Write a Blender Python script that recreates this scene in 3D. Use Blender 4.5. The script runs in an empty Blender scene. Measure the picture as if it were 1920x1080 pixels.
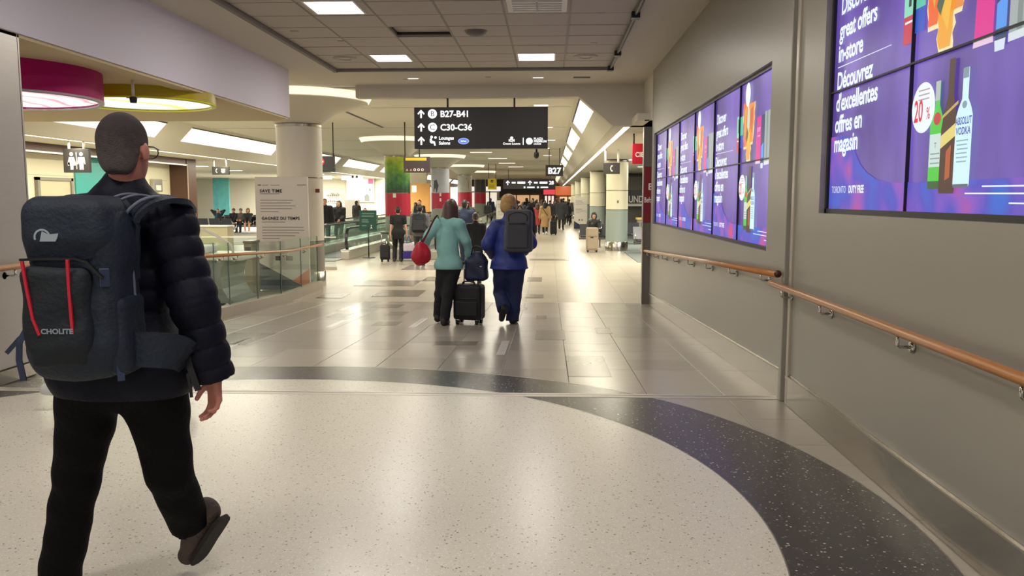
import bpy, bmesh, math, random
import numpy as np
from mathutils import Vector, Matrix
random.seed(7); np.random.seed(7)
SC = bpy.context.scene
COL = SC.collection
R = math.radians

# ------------------------------------------------------------------ camera
F_PX = 1550.0; CAM_H = 1.5
TH = math.atan(168 / F_PX); YA = math.atan(70 / F_PX * math.cos(TH))
cd = bpy.data.cameras.new('camera'); cam = bpy.data.objects.new('camera', cd); COL.objects.link(cam)
cd.sensor_width = 36; cd.lens = F_PX * 36 / 1920; cd.clip_start = .05; cd.clip_end = 400
cam.location = (0, 0, CAM_H); cam.rotation_euler = (math.pi / 2 - TH, 0, YA)
SC.camera = cam

# ------------------------------------------------------------------ world, exposure
SC.view_settings.view_transform = 'Standard'; SC.view_settings.look = 'None'
SC.view_settings.gamma = 1; SC.view_settings.use_curve_mapping = False
SC.view_settings.exposure = 0.42
W = bpy.data.worlds.new('world'); SC.world = W; W.use_nodes = True
bg = W.node_tree.nodes['Background']; bg.inputs[0].default_value = (1.0, .96, .93, 1); bg.inputs[1].default_value = .8

# ------------------------------------------------------------------ lamps (troffers and strips at their luminaires, the rest spread under the ceilings)
def area(name, loc, sx, sy, power, col=(1, .93, .8), rot=(0, 0, 0)):
    l = bpy.data.lights.new(name, 'AREA'); l.shape = 'RECTANGLE'; l.size = sx; l.size_y = sy
    l.energy = power; l.color = col
    o = bpy.data.objects.new(name, l); COL.objects.link(o); o.location = loc; o.rotation_euler = rot
    return o
TROFFERS = [(-2.47, 9.67), (-2.47, 13.1), (-.21, 13.1), (-2.47, 5.6), (-.21, 5.6), (-2.47, 1.5), (-.21, 1.5), (-2.47, -2.6), (-.21, -2.6)]
for (x, y) in TROFFERS:
    area('troffer_lamp', (x, y, 3.655), .52, .58, 25, (1, .95, .88))
for k in range(6):          # long ceiling strips of the lower hall
    y0 = 17 + k * 12.5
    area('strip_lamp', (1.49, y0 + 6, 2.84), .12, 12, 100, (1, .93, .74))
    area('strip_lamp', (-11.4, y0 + 6, 2.84), .12, 12, 210, (1, .93, .74))
for (x, y) in ((-2.5, 21), (-2.5, 31), (-2.5, 43), (-2.5, 57), (-2.5, 72), (-8.2, 21), (-8.2, 33), (-8.2, 47)):   # broad fill lamps added under the hall ceiling, far larger than its downlights
    area('hall_fill_lamp', (x, y, 3.6), 2.4, 4, 210, (1, .94, .8))
for (x, y) in ((5, 24), (6, 33), (-18, 36), (-18, 50), (-24, 44), (-17, 54), (-12.5, 54)):
    area('gate_lamp', (x, y, 2.8), 1.2, 3, 520, (1, .95, .85))  # broad gate lamps; some added to brighten the far walls, away from fixtures
area('soffit_lamp', (-9.5, 11.0, 2.8), 2, 4, 110, (1, .92, .8))  # area light under the left soffit, without a fixture of its own

# ------------------------------------------------------------------ pixel helper (design aid: gives the real position of something at a known depth)
cy_, sy_ = math.cos(YA), math.sin(YA)
V_R = Vector((cy_, sy_, 0)); V_F = Vector((-sy_ * math.cos(TH), cy_ * math.cos(TH), -math.sin(TH))); V_U = V_R.cross(V_F)
CAMP = Vector((0, 0, CAM_H))
def ray(px, py): return V_R * ((px - 960) / F_PX) + V_U * ((540 - py) / F_PX) + V_F
def P(px, py, y):
    d = ray(px, py); return CAMP + d * (y / d.y)
def PX(px, py, x):
    d = ray(px, py); return CAMP + d * (x / d.x)

RY0, RS, RY1 = 6.23, .043, 14.83
LOW = -RS * (RY1 - RY0)
def fz(y): return 0.0 if y < RY0 else (LOW if y > RY1 else -RS * (y - RY0))

# ------------------------------------------------------------------ materials
def lin(c):
    if isinstance(c, str):
        c = [int(c[i:i + 2], 16) / 255 for i in (0, 2, 4)]
    return tuple(((x / 12.92) if x <= .04045 else ((x + .055) / 1.055) ** 2.4) for x in c) + (1,)
_M = {}
def M(col, rough=.6, metal=0.0, noise=0.0, nscale=8.0, bump=0.0, bscale=120.0, spec=.5, key=None, stretch=None):
    k = (col, rough, metal, noise, nscale, bump, bscale, spec, key, stretch)
    if k in _M: return _M[k]
    m = bpy.data.materials.new(key or 'mat_' + str(col)); m.use_nodes = True
    nt = m.node_tree; b = nt.nodes['Principled BSDF']
    c = lin(col)
    b.inputs['Base Color'].default_value = c; b.inputs['Roughness'].default_value = rough; b.inputs['Metallic'].default_value = metal
    b.inputs['Specular IOR Level'].default_value = spec
    tc = nt.nodes.new('ShaderNodeTexCoord'); vec = tc.outputs['Object']
    if stretch:
        mp = nt.nodes.new('ShaderNodeMapping'); mp.inputs['Scale'].default_value = stretch; nt.links.new(vec, mp.inputs[0]); vec = mp.outputs[0]
    if noise:
        n = nt.nodes.new('ShaderNodeTexNoise'); n.inputs['Scale'].default_value = nscale; n.inputs['Detail'].default_value = 4
        nt.links.new(vec, n.inputs['Vector'])
        mx = nt.nodes.new('ShaderNodeMix'); mx.data_type = 'RGBA'
        mx.inputs[6].default_value = tuple(x * (1 - noise) for x in c[:3]) + (1,); mx.inputs[7].default_value = tuple(min(1, x * (1 + noise)) for x in c[:3]) + (1,)
        nt.links.new(n.outputs['Fac'], mx.inputs[0]); nt.links.new(mx.outputs[2], b.inputs['Base Color'])
    if bump:
        n2 = nt.nodes.new('ShaderNodeTexNoise'); n2.inputs['Scale'].default_value = bscale; nt.links.new(vec, n2.inputs['Vector'])
        bp = nt.nodes.new('ShaderNodeBump'); bp.inputs['Strength'].default_value = bump; bp.inputs['Distance'].default_value = .02
        nt.links.new(n2.outputs['Fac'], bp.inputs['Height']); nt.links.new(bp.outputs[0], b.inputs['Normal'])
    _M[k] = m; return m
def EM(col, s=1.0, key=None):
    k = ('em', col, s, key)
    if k in _M: return _M[k]
    m = bpy.data.materials.new(key or 'glow_' + str(col)); m.use_nodes = True
    nt = m.node_tree; b = nt.nodes['Principled BSDF']
    b.inputs['Base Color'].default_value = (.02, .02, .02, 1); b.inputs['Emission Color'].default_value = lin(col); b.inputs['Emission Strength'].default_value = s
    b.inputs['Roughness'].default_value = .35
    _M[k] = m; return m
def speckle(name, base, chips, scale, rough):
    m = bpy.data.materials.new(name); m.use_nodes = True; nt = m.node_tree; b = nt.nodes['Principled BSDF']
    tc = nt.nodes.new('ShaderNodeTexCoord')
    cur = None
    prev = lin(base)
    for (col, sc, thr, seed) in chips:
        v = nt.nodes.new('ShaderNodeTexVoronoi'); v.inputs['Scale'].default_value = sc
        mp = nt.nodes.new('ShaderNodeMapping'); mp.inputs['Location'].default_value = (seed, seed * 1.7, 0)
        nt.links.new(tc.outputs['Object'], mp.inputs[0]); nt.links.new(mp.outputs[0], v.inputs['Vector'])
        wn = nt.nodes.new('ShaderNodeSeparateColor'); nt.links.new(v.outputs['Color'], wn.inputs[0])
        lt = nt.nodes.new('ShaderNodeMath'); lt.operation = 'LESS_THAN'; lt.inputs[1].default_value = thr; nt.links.new(wn.outputs[0], lt.inputs[0])
        l2 = nt.nodes.new('ShaderNodeMath'); l2.operation = 'LESS_THAN'; l2.inputs[1].default_value = .42; nt.links.new(v.outputs['Distance'], l2.inputs[0])
        mu = nt.nodes.new('ShaderNodeMath'); mu.operation = 'MULTIPLY'; nt.links.new(lt.outputs[0], mu.inputs[0]); nt.links.new(l2.outputs[0], mu.inputs[1])
        mx = nt.nodes.new('ShaderNodeMix'); mx.data_type = 'RGBA'; nt.links.new(mu.outputs[0], mx.inputs[0])
        if cur is None: mx.inputs[6].default_value = prev
        else: nt.links.new(cur, mx.inputs[6])
        mx.inputs[7].default_value = lin(col); cur = mx.outputs[2]
    nt.links.new(cur, b.inputs['Base Color'])
    b.inputs['Roughness'].default_value = rough; b.inputs['Specular IOR Level'].default_value = .5
    return m
def glass_mat(name='glass', col=(.91, .955, .94), fac=.10):
    if name in _M: return _M[name]
    m = bpy.data.materials.new(name); m.use_nodes = True; nt = m.node_tree
    nt.nodes.remove(nt.nodes['Principled BSDF']); out = nt.nodes['Material Output']
    t = nt.nodes.new('ShaderNodeBsdfTransparent'); t.inputs[0].default_value = col + (1,)
    g = nt.nodes.new('ShaderNodeBsdfGlossy'); g.inputs['Roughness'].default_value = .03; g.inputs[0].default_value = (.9, 1, .95, 1)
    mx = nt.nodes.new('ShaderNodeMixShader'); fr = nt.nodes.new('ShaderNodeFresnel'); fr.inputs[0].default_value = 1.3
    gm = nt.nodes.new('ShaderNodeNewGeometry'); sb = nt.nodes.new('ShaderNodeMath'); sb.operation = 'SUBTRACT'; sb.inputs[0].default_value = 1; nt.links.new(gm.outputs['Backfacing'], sb.inputs[1]); ml = nt.nodes.new('ShaderNodeMath'); ml.operation = 'MULTIPLY'; nt.links.new(fr.outputs[0], ml.inputs[0]); nt.links.new(sb.outputs[0], ml.inputs[1])
    nt.links.new(ml.outputs[0], mx.inputs[0]); nt.links.new(t.outputs[0], mx.inputs[1]); nt.links.new(g.outputs[0], mx.inputs[2]); nt.links.new(mx.outputs[0], out.inputs[0])
    _M[name] = m; return m

# ------------------------------------------------------------------ object helpers
def tag(o, label=None, cat=None, group=None, kind=None):
    if label: o['label'] = label
    if cat: o['category'] = cat
    if group: o['group'] = group
    if kind: o['kind'] = kind
    return o
def empty(name, loc=(0, 0, 0), rz=0.0, label=None, cat=None, group=None, kind=None):
    o = bpy.data.objects.new(name, None); COL.objects.link(o); o.location = loc; o.rotation_euler = (0, 0, rz)
    return tag(o, label, cat, group, kind)
def link(name, me, mat=None, parent=None, loc=(0, 0, 0), rot=(0, 0, 0)):
    o = bpy.data.objects.new(name, me); COL.objects.link(o); o.location = loc; o.rotation_euler = rot
    if mat and not me.materials: me.materials.append(mat)
    if parent: o.parent = parent
    return o
def mk(name, v, f, mat, parent=None, smooth=False, loc=(0, 0, 0), rot=(0, 0, 0)):
    me = bpy.data.meshes.new(name); me.from_pydata([tuple(x) for x in v], [], [tuple(x) for x in f]); me.update()
    if smooth: me.polygons.foreach_set('use_smooth', [True] * len(me.polygons))
    return link(name, me, mat, parent, loc, rot)
BOXF = [(0, 3, 2, 1), (4, 5, 6, 7), (0, 1, 5, 4), (1, 2, 6, 5), (2, 3, 7, 6), (3, 0, 4, 7)]
def boxv(a, b):
    x0, y0, z0 = a; x1, y1, z1 = b
    return [(x0, y0, z0), (x1, y0, z0), (x1, y1, z0), (x0, y1, z0), (x0, y0, z1), (x1, y0, z1), (x1, y1, z1), (x0, y1, z1)]
def box(name, a, b, mat, parent=None, bevel=0.0, loc=(0, 0, 0), rot=(0, 0, 0)):
    a, b = [min(p, q) for p, q in zip(a, b)], [max(p, q) for p, q in zip(a, b)]
    if not bevel: return mk(name, boxv(a, b), BOXF, mat, parent, False, loc, rot)
    bm = bmesh.new(); vs = [bm.verts.new(p) for p in boxv(a, b)]
    for f in BOXF: bm.faces.new([vs[i] for i in f])
    bmesh.ops.bevel(bm, geom=bm.edges[:], offset=bevel, segments=2, affect='EDGES', profile=.5)
    me = bpy.data.meshes.new(name); bm.to_mesh(me); bm.free()
    return link(name, me, mat, parent, loc, rot)
class MB:                                  # collects pieces of ONE part
    def __init__(s): s.v = []; s.f = []
    def add(s, v, f):
        o = len(s.v); s.v += [tuple(x) for x in v]; s.f += [tuple(i + o for i in x) for x in f]; return s
    def box(s, a, b):
        a, b = [min(p, q) for p, q in zip(a, b)], [max(p, q) for p, q in zip(a, b)]
        return s.add(boxv(a, b), BOXF)
    def tube(s, pts, r, n=8): return s.add(*tubev(pts, r, n))
    def lathe(s, prof, n=24, c=(0, 0, 0)): return s.add(*lathev(prof, n, c))
    def build(s, name, mat, parent=None, smooth=False, loc=(0, 0, 0), rot=(0, 0, 0)): return mk(name, s.v, s.f, mat, parent, smooth, loc, rot)
def tubev(pts, r, n=8, caps=True):
    pts = [Vector(p) for p in pts]; rs = r if isinstance(r, (list, tuple)) else [r] * len(pts)
    v = []; f = []; prev = None
    for i, p in enumerate(pts):
        t = (pts[min(i + 1, len(pts) - 1)] - pts[max(i - 1, 0)]).normalized()
        if prev is None:
            u = t.cross(Vector((0, 0, 1)))
            if u.length < .01: u = t.cross(Vector((1, 0, 0)))
        else: u = prev - t * prev.dot(t)
        u.normalize(); prev = u; w = t.cross(u)
        for k in range(n):
            a = 2 * math.pi * k / n; v.append(p + (u * math.cos(a) + w * math.sin(a)) * rs[i])
    for i in range(len(pts) - 1):
        for k in range(n): f.append((i * n + k, i * n + (k + 1) % n, (i + 1) * n + (k + 1) % n, (i + 1) * n + k))
    if caps: f.append(tuple(range(n - 1, -1, -1))); f.append(tuple((len(pts) - 1) * n + k for k in range(n)))
    return v, f
def tube(name, pts, r, mat, parent=None, n=8):
    v, f = tubev(pts, r, n); return mk(name, v, f, mat, parent, True)
def lathev(prof, n=32, c=(0, 0, 0)):
    v = []; f = []
    for (r, z) in prof:
        for k in range(n):
            a = 2 * math.pi * k / n; v.append((c[0] + r * math.cos(a), c[1] + r * math.sin(a), c[2] + z))
    for i in range(len(prof) - 1):
        for k in range(n): f.append((i * n + k, i * n + (k + 1) % n, (i + 1) * n + (k + 1) % n, (i + 1) * n + k))
    f.append(tuple(range(n - 1, -1, -1))); f.append(tuple((len(prof) - 1) * n + k for k in range(n)))
    return v, f
def lathe(name, prof, mat, parent=None, n=40, loc=(0, 0, 0), smooth=True):
    v, f = lathev(prof, n); o = mk(name, v, f, mat, parent, False, loc)
    if smooth:
        o.data.polygons.foreach_set('use_smooth', [True] * len(o.data.polygons))
        try: o.data.set_sharp_from_angle(angle=R(40))
        except Exception: pass
    return o
def strip(name, pts, width, thick, mat, parent, normal):      # flat webbing strap along a path
    pts = [Vector(p) for p in pts]; v = []; f = []
    for i, p in enumerate(pts):
        t = (pts[min(i + 1, len(pts) - 1)] - pts[max(i - 1, 0)]).normalized()
        nn = Vector(normal[i] if isinstance(normal, list) else normal); s = t.cross(nn).normalized(); nn = s.cross(t).normalized()
        for a, b in ((-1, -1), (1, -1), (1, 1), (-1, 1)): v.append(p + s * a * width / 2 + nn * b * thick / 2)
    for i in range(len(pts) - 1):
        for k in range(4): f.append((i * 4 + k, i * 4 + (k + 1) % 4, i * 4 + 4 + (k + 1) % 4, i * 4 + 4 + k))
    f.append((3, 2, 1, 0)); e = (len(pts) - 1) * 4; f.append((e, e + 1, e + 2, e + 3))
    return mk(name, v, f, mat, parent, False)
def bez(pts, n=16):                        # Catmull-Rom through points
    pts = [Vector(p) for p in pts]; q = [2 * pts[0] - pts[1]] + pts + [2 * pts[-1] - pts[-2]]; out = []
    for i in range(1, len(q) - 2):
        for k in range(n):
            t = k / n; a, b, c, d = q[i - 1:i + 3]
            out.append(.5 * ((2 * b) + (c - a) * t + (2 * a - 5 * b + 4 * c - d) * t * t + (3 * b - a - 3 * c + d) * t ** 3))
    out.append(pts[-1]); return out
def poly(name, pts, mat, parent, z=0.0, thick=0.0):   # flat printed shape in the parent's XY plane
    n = len(pts)
    if not thick: return mk(name, [(x, y, z) for x, y in pts], [tuple(range(n))], mat, parent)
    v = [(x, y, z) for x, y in pts] + [(x, y, z - thick) for x, y in pts]
    return mk(name, v, [tuple(range(n)), tuple(range(2 * n - 1, n - 1, -1))] + [(i, i + n, (i + 1) % n + n, (i + 1) % n) for i in range(n)], mat, parent)
def circ(cx, cy, rx, ry=None, n=24, a0=0, a1=2 * math.pi):
    ry = ry or rx; full = abs(a1 - a0 - 2 * math.pi) < 1e-6
    m = n if full else n + 1
    return [(cx + rx * math.cos(a0 + (a1 - a0) * k / n), cy + ry * math.sin(a0 + (a1 - a0) * k / n)) for k in range(m)]
def text(s, size, mat, parent=None, loc=(0, 0, 0), rot=(0, 0, 0), bold=0.0, align='LEFT', sx=1.0, name='lettering', space=1.0):
    c = bpy.data.curves.new(name, 'FONT'); c.body = s; c.size = size; c.align_x = align; c.offset = bold; c.resolution_u = 3; c.space_character = space
    c.materials.append(mat)
    tmp = bpy.data.objects.new('tmp', c); me = bpy.data.meshes.new_from_object(tmp); bpy.data.objects.remove(tmp); bpy.data.curves.remove(c)
    o = link(name, me, mat, parent, loc, rot); o.scale = (sx, 1, 1)
    return o
def copy_tree(o, parent=None):
    c = o.copy(); COL.objects.link(c); c.parent = parent
    for ch in o.children: copy_tree(ch, c)
    return c

# ------------------------------------------------------------------ materials of the place
m_wall = M('a09b90', .36, .25, noise=.04, nscale=.7, key='wall_panel_paint')
m_gyp = M('c9c2b4', .75, noise=.02, nscale=1.5, key='gypsum_paint')
m_ctile = M('bdb5ab', .85, noise=.03, nscale=5, bump=.12, bscale=220, key='ceiling_tile')
m_grid = M('8e877e', .6, key='ceiling_grid')
m_cream = M('e6dfc2', .6, noise=.02, nscale=2, key='cream_wall')
m_steel = M('b9b4ae', .4, 1.0, noise=.06, nscale=2, stretch=(1, 1, 30), key='brushed_steel')
m_steelh = M('b7b1a5', .2, 1.0, noise=.08, nscale=3, stretch=(1, 1, 40), key='base_steel')
m_dark = M('24211f', .5, key='dark_void')
m_black = M('0e0e10', .4, key='black_plastic')
m_wood = M('b5783f', .28, noise=.18, nscale=9, stretch=(14, .7, 14), key='oak_rail')
m_brown = M('54382b', .35, noise=.2, nscale=4, stretch=(8, 8, .6), key='walnut_cladding')
m_white = M('e4e2da', .5, key='white_paint')
m_chrome = M('c9c6c0', .12, 1.0, key='chrome')
m_glass = glass_mat()
m_terr = speckle('cream_terrazzo', 'd6d0c0', [('c4bcaa', 95, .12, 1.3), ('e6e1d2', 110, .25, 4.1), ('8a8070', 85, .02, 7.7), ('b3a68c', 60, .03, 2.2), ('6a6054', 120, .008, 5.5)], 1, .27)
m_terrd = speckle('dark_terrazzo', '3f3c3b', [('6a6560', 70, .13, 3.3), ('b9b2a4', 75, .045, 5.1), ('201e1e', 60, .2, 9.2)], 1, .26)
m_t = [M(c, .23, noise=.1, nscale=3.2, stretch=(1, 7, 1), bump=.03, bscale=3, key='floor_tile_%d' % i) for i, c in enumerate(['a59c8f', 'a0978b', 'aaa194', '9c9388'])]
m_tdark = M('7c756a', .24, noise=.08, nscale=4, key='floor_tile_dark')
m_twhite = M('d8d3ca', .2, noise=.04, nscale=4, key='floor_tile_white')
m_grout = M('5b544c', .7, key='grout')
m_carpet = M('5d6560', .95, noise=.15, nscale=60, key='grey_carpet')

def tile_floor_mat():
    m = bpy.data.materials.new('hall_tile_floor'); m.use_nodes = True; nt = m.node_tree; b = nt.nodes['Principled BSDF']
    tc = nt.nodes.new('ShaderNodeTexCoord'); br = nt.nodes.new('ShaderNodeTexBrick'); br.offset = 0; br.inputs['Scale'].default_value = 1.0
    br.inputs['Brick Width'].default_value = .59; br.inputs['Row Height'].default_value = .59; br.inputs['Mortar Size'].default_value = .004
    br.inputs['Color1'].default_value = lin('b3aa9a'); br.inputs['Color2'].default_value = lin('a89f90'); br.inputs['Mortar'].default_value = lin('6b6359'); br.inputs['Bias'].default_value = 0
    mp = nt.nodes.new('ShaderNodeMapping'); mp.inputs['Location'].default_value = (-.17, -.21, 0); nt.links.new(tc.outputs['Object'], mp.inputs[0]); nt.links.new(mp.outputs[0], br.inputs['Vector'])
    nt.links.new(br.outputs['Color'], b.inputs['Base Color']); b.inputs['Roughness'].default_value = .3
    return m
m_hall = tile_floor_mat()
XW = 1.75                                # face of the right wall

# ------------------------------------------------------------------ floors
S = 'structure'
fl = tag(box('floor', (-6, -6, -.16), (2.2, RY0, -.012), m_grout), kind=S)
ramp = tag(mk('floor', [(-4.75, RY0, -.012), (2.2, RY0, -.012), (2.2, RY1, LOW - .012), (-4.75, RY1, LOW - .012), (-4.75, RY0, -.5), (2.2, RY0, -.5), (2.2, RY1, -.5), (-4.75, RY1, -.5)], BOXF[1:] and [(0, 1, 2, 3), (7, 6, 5, 4), (0, 4, 5, 1), (1, 5, 6, 2), (2, 6, 7, 3), (3, 7, 4, 0)], m_grout), kind=S)
low = tag(mk('floor', [(-60, RY1, LOW), (30, RY1, LOW), (30, 110, LOW), (-60, 110, LOW), (-60, 4, LOW), (-4.75, 4, LOW), (-4.75, RY1, LOW)], [(0, 1, 2, 3), (4, 5, 6, 0)], m_hall), kind=S)
DC = (-2.05, 3.72); RI, RO = 3.06, 3.74
def draped(name, quads, mat, parent, dz):        # an inlay following the floor and its fold at the strip
    bm = bmesh.new()
    for q in quads: bm.faces.new([bm.verts.new((x, y, 0)) for x, y in q])
    bmesh.ops.remove_doubles(bm, verts=bm.verts, dist=1e-4)
    for co, no, clr in (((0, RY0, 0), (0, 1, 0), False), ((-4.39, 0, 0), (-1, 0, 0), True), ((XW, 0, 0), (1, 0, 0), True)):
        bmesh.ops.bisect_plane(bm, geom=bm.verts[:] + bm.edges[:] + bm.faces[:], plane_co=co, plane_no=no, clear_outer=clr)
    for v in bm.verts: v.co.z = fz(v.co.y) + dz
    me = bpy.data.meshes.new(name); bm.normal_update(); bm.to_mesh(me); bm.free()
    return link(name, me, mat, parent)
n = 160
draped('terrazzo_disc', [circ(DC[0], DC[1], RI, n=n)], m_terr, fl, .0022)
a_ = [2 * math.pi * k / n for k in range(n + 1)]
def ring(r0, r1): return [[(DC[0] + r0 * math.cos(a_[k]), DC[1] + r0 * math.sin(a_[k])), (DC[0] + r1 * math.cos(a_[k]), DC[1] + r1 * math.sin(a_[k])), (DC[0] + r1 * math.cos(a_[k + 1]), DC[1] + r1 * math.sin(a_[k + 1])), (DC[0] + r0 * math.cos(a_[k + 1]), DC[1] + r0 * math.sin(a_[k + 1]))] for k in range(n)]
draped('dark_terrazzo_ring', ring(RI, RO), m_terrd, fl, .002)
draped('divider_strip', ring(RO, RO + .008), m_steel, fl, .003)
draped('divider_strip', ring(RI - .003, RI + .003), m_steel, fl, .003)
# tiles, one by one (shared meshes)
TX0, TW = .17, .59
def tile_mesh(w, l):
    g = .002; t = .012; b = .0015
    v = [(g, g, 0), (w - g, g, 0), (w - g, l - g, 0), (g, l - g, 0), (g, g, t - b), (w - g, g, t - b), (w - g, l - g, t - b), (g, l - g, t - b), (g + b, g + b, t), (w - g - b, g + b, t), (w - g - b, l - g - b, t), (g + b, l - g - b, t)]
    me = bpy.data.meshes.new('tile'); me.from_pydata(v, [], [(8, 9, 10, 11), (4, 5, 9, 8), (5, 6, 10, 9), (6, 7, 11, 10), (7, 4, 8, 11), (0, 1, 5, 4), (1, 2, 6, 5), (2, 3, 7, 6), (3, 0, 4, 7)]); me.update(); me.materials.append(m_t[0]); return me
_tm = {}
def put_tile(parent, x, y, w, l, mat, dz=0.0):
    k = (round(w, 3), round(l, 3))
    if k not in _tm: _tm[k] = tile_mesh(w, l)
    o = bpy.data.objects.new('tile', _tm[k]); COL.objects.link(o); o.parent = parent
    o.location = (x, y, fz(y) - .012 + dz); o.rotation_euler = (-math.atan(RS) if RY0 <= y < RY1 else 0, 0, 0)
    o.material_slots[0].link = 'OBJECT'; o.material_slots[0].material = mat
for c in range(-9, 3):
    x = TX0 + c * TW; w = min(TW, XW - x) if c < 3 else TW
    if x + w < -4.7: continue
    x0 = max(x, -4.7); w = x + w - x0
    y = RY0 + .03 + (.21 if c % 2 else 0) * 0
    while y < RY1 - .01:
        l = min(TW * random.choice([1, 2, 2]), RY1 - y)
        if RY1 - y - l < .15: l = RY1 - y
        put_tile(ramp, x0, y, w, l, random.choice(m_t)); y += l
for c in range(0, 3):                                  # near floor between the ring and the wall
    x = TX0 + c * TW; w = min(TW, XW - x); y = RY0 - .05
    while y > -1:
        l = TW * random.choice([1, 2]); put_tile(fl, x, y - l, w, l, random.choice(m_t)); y -= l
for c in range(-9, 0):
    x = TX0 + c * TW; x0 = max(x, -4.6); put_tile(fl, x0, 5.0, x + TW - x0, RY0 - .05 - 5.0, m_t[c % 4])
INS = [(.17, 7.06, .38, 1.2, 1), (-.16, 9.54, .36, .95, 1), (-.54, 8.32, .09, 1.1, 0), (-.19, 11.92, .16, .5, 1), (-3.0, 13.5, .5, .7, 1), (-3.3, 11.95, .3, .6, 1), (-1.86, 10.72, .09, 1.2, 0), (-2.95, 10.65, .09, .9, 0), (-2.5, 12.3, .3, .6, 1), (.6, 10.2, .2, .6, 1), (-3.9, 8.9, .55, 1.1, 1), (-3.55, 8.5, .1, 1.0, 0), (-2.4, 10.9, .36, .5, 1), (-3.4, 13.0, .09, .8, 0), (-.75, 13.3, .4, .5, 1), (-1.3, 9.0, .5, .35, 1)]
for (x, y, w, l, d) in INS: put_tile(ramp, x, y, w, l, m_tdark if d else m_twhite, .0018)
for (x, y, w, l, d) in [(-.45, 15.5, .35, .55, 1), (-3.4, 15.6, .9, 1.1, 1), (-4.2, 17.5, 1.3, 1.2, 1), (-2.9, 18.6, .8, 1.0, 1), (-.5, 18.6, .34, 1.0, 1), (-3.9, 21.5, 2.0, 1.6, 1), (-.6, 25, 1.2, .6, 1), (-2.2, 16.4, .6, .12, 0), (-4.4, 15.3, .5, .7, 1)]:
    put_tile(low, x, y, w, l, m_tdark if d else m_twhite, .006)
tag(box('trim_1', (-4.39, RY0 - .07, -.01), (XW, RY0 + .04, .004), M('d6d0c4', .38, .6, key='threshold_metal')), kind=S)
mk('groove', [(-4.39, RY0 - .012, .0046), (XW, RY0 - .012, .0046), (XW, RY0 - .004, .0046), (-4.39, RY0 - .004, .0046)], [(0, 1, 2, 3)], m_dark, bpy.data.objects['trim_1'])
tag(box('carpet', (2.6, 24.3, LOW - .02), (14, 60, LOW + .012), m_carpet), kind=S, label='grey carpet of the seating area right of the hall'); bpy.data.objects['carpet'].name = 'floor'
tag(box('floor', (-40, 33, LOW - .02), (-8.4, 62, LOW + .01), M('8e8c80', .9, noise=.1, nscale=40, key='gate_carpet')), kind=S)

# ------------------------------------------------------------------ right wall with its two recesses
NS = dict(y1=5.45, pw=1.17, ph=.727, z0=1.435, nc=4)        # near video wall
FS = dict(y1=14.12, pw=1.222, ph=.722, z0=1.105, nc=6)      # far video wall
ZS = 3.65
def wall_with_hole(name, ya, yb, za_a, za_b, zt, hy0, hy1, hz0, hz1):
    b = MB()
    def seg(y0, y1, z0, z1, tz0=None):
        z00 = z0 if z0 is not None else None
        b.add([(XW, y0, (za_a + (za_b - za_a) * (y0 - ya) / (yb - ya)) if z0 is None else z0), (XW, y1, (za_a + (za_b - za_a) * (y1 - ya) / (yb - ya)) if z0 is None else z0), (XW, y1, z1), (XW, y0, z1),
               (XW + .2, y0, -.6 if z0 is None else z0), (XW + .2, y1, -.6 if z0 is None else z0), (XW + .2, y1, z1), (XW + .2, y0, z1)],
              [(0, 3, 2, 1), (4, 5, 6, 7), (0, 4, 7, 3), (1, 2, 6, 5), (3, 7, 6, 2), (0, 1, 5, 4)])
    seg(ya, hy0, None, zt); seg(hy1, yb, None, zt); seg(hy0, hy1, None, hz0); seg(hy0, hy1, hz1, zt)
    b.box((XW + .14, hy0, hz0), (XW + .2, hy1, hz1))
    return tag(b.build(name, m_wall), kind=S)
g = .03
wn = wall_with_hole('wall_right', -6, 6.12, 0, 0, ZS, NS['y1'] - NS['nc'] * NS['pw'] - g, NS['y1'] + g, NS['z0'] - g, NS['z0'] + 2 * NS['ph'] + g)
wf = wall_with_hole('wall_right', 6.15, 14.35, 0, LOW, ZS, FS['y1'] - FS['nc'] * FS['pw'] - g, FS['y1'] + g, FS['z0'] - g, FS['z0'] + 2 * FS['ph'] + g)
tag(box('wall_right', (XW + .19, 14.2, LOW), (9, 14.35, ZS), m_wall), kind=S)
tag(box('trim_2', (XW - .035, 6.1, 0), (XW + .01, 6.16, ZS), m_wall, bevel=.006), kind=S)
tag(box('trim_3', (XW - .02, 5.98, 0), (XW + .01, 6.03, ZS), M('b2aa9c', .3, .3, key='wall_stile'), bevel=.005), kind=S)
tag(box('trim_4', (XW - .004, 14.33, LOW), (XW + .21, 14.37, ZS), m_wall), kind=S)
def basebd(nm, ya, yb, m):
    b = MB(); h = .2
    for (d, z0, z1) in ((.018, 0, h), (.03, h, h + .022), (.006, h + .022, h + .03)):
        v = []
        for y in (ya, yb):
            for (x, z) in ((XW - d, z0), (XW + .005, z0), (XW + .005, z1), (XW - d, z1)): v.append((x, y, z + fz(y) + (0 if z0 else .003)))
        b.add(v, [(0, 1, 2, 3), (7, 6, 5, 4), (0, 4, 5, 1), (1, 5, 6, 2), (2, 6, 7, 3), (3, 7, 4, 0)])
    return tag(b.build(nm, m), kind=S)
basebd('baseboard_right', -6, 6.0, m_steelh); basebd('baseboard_right', 6.17, 14.34, m_steelh)

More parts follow.
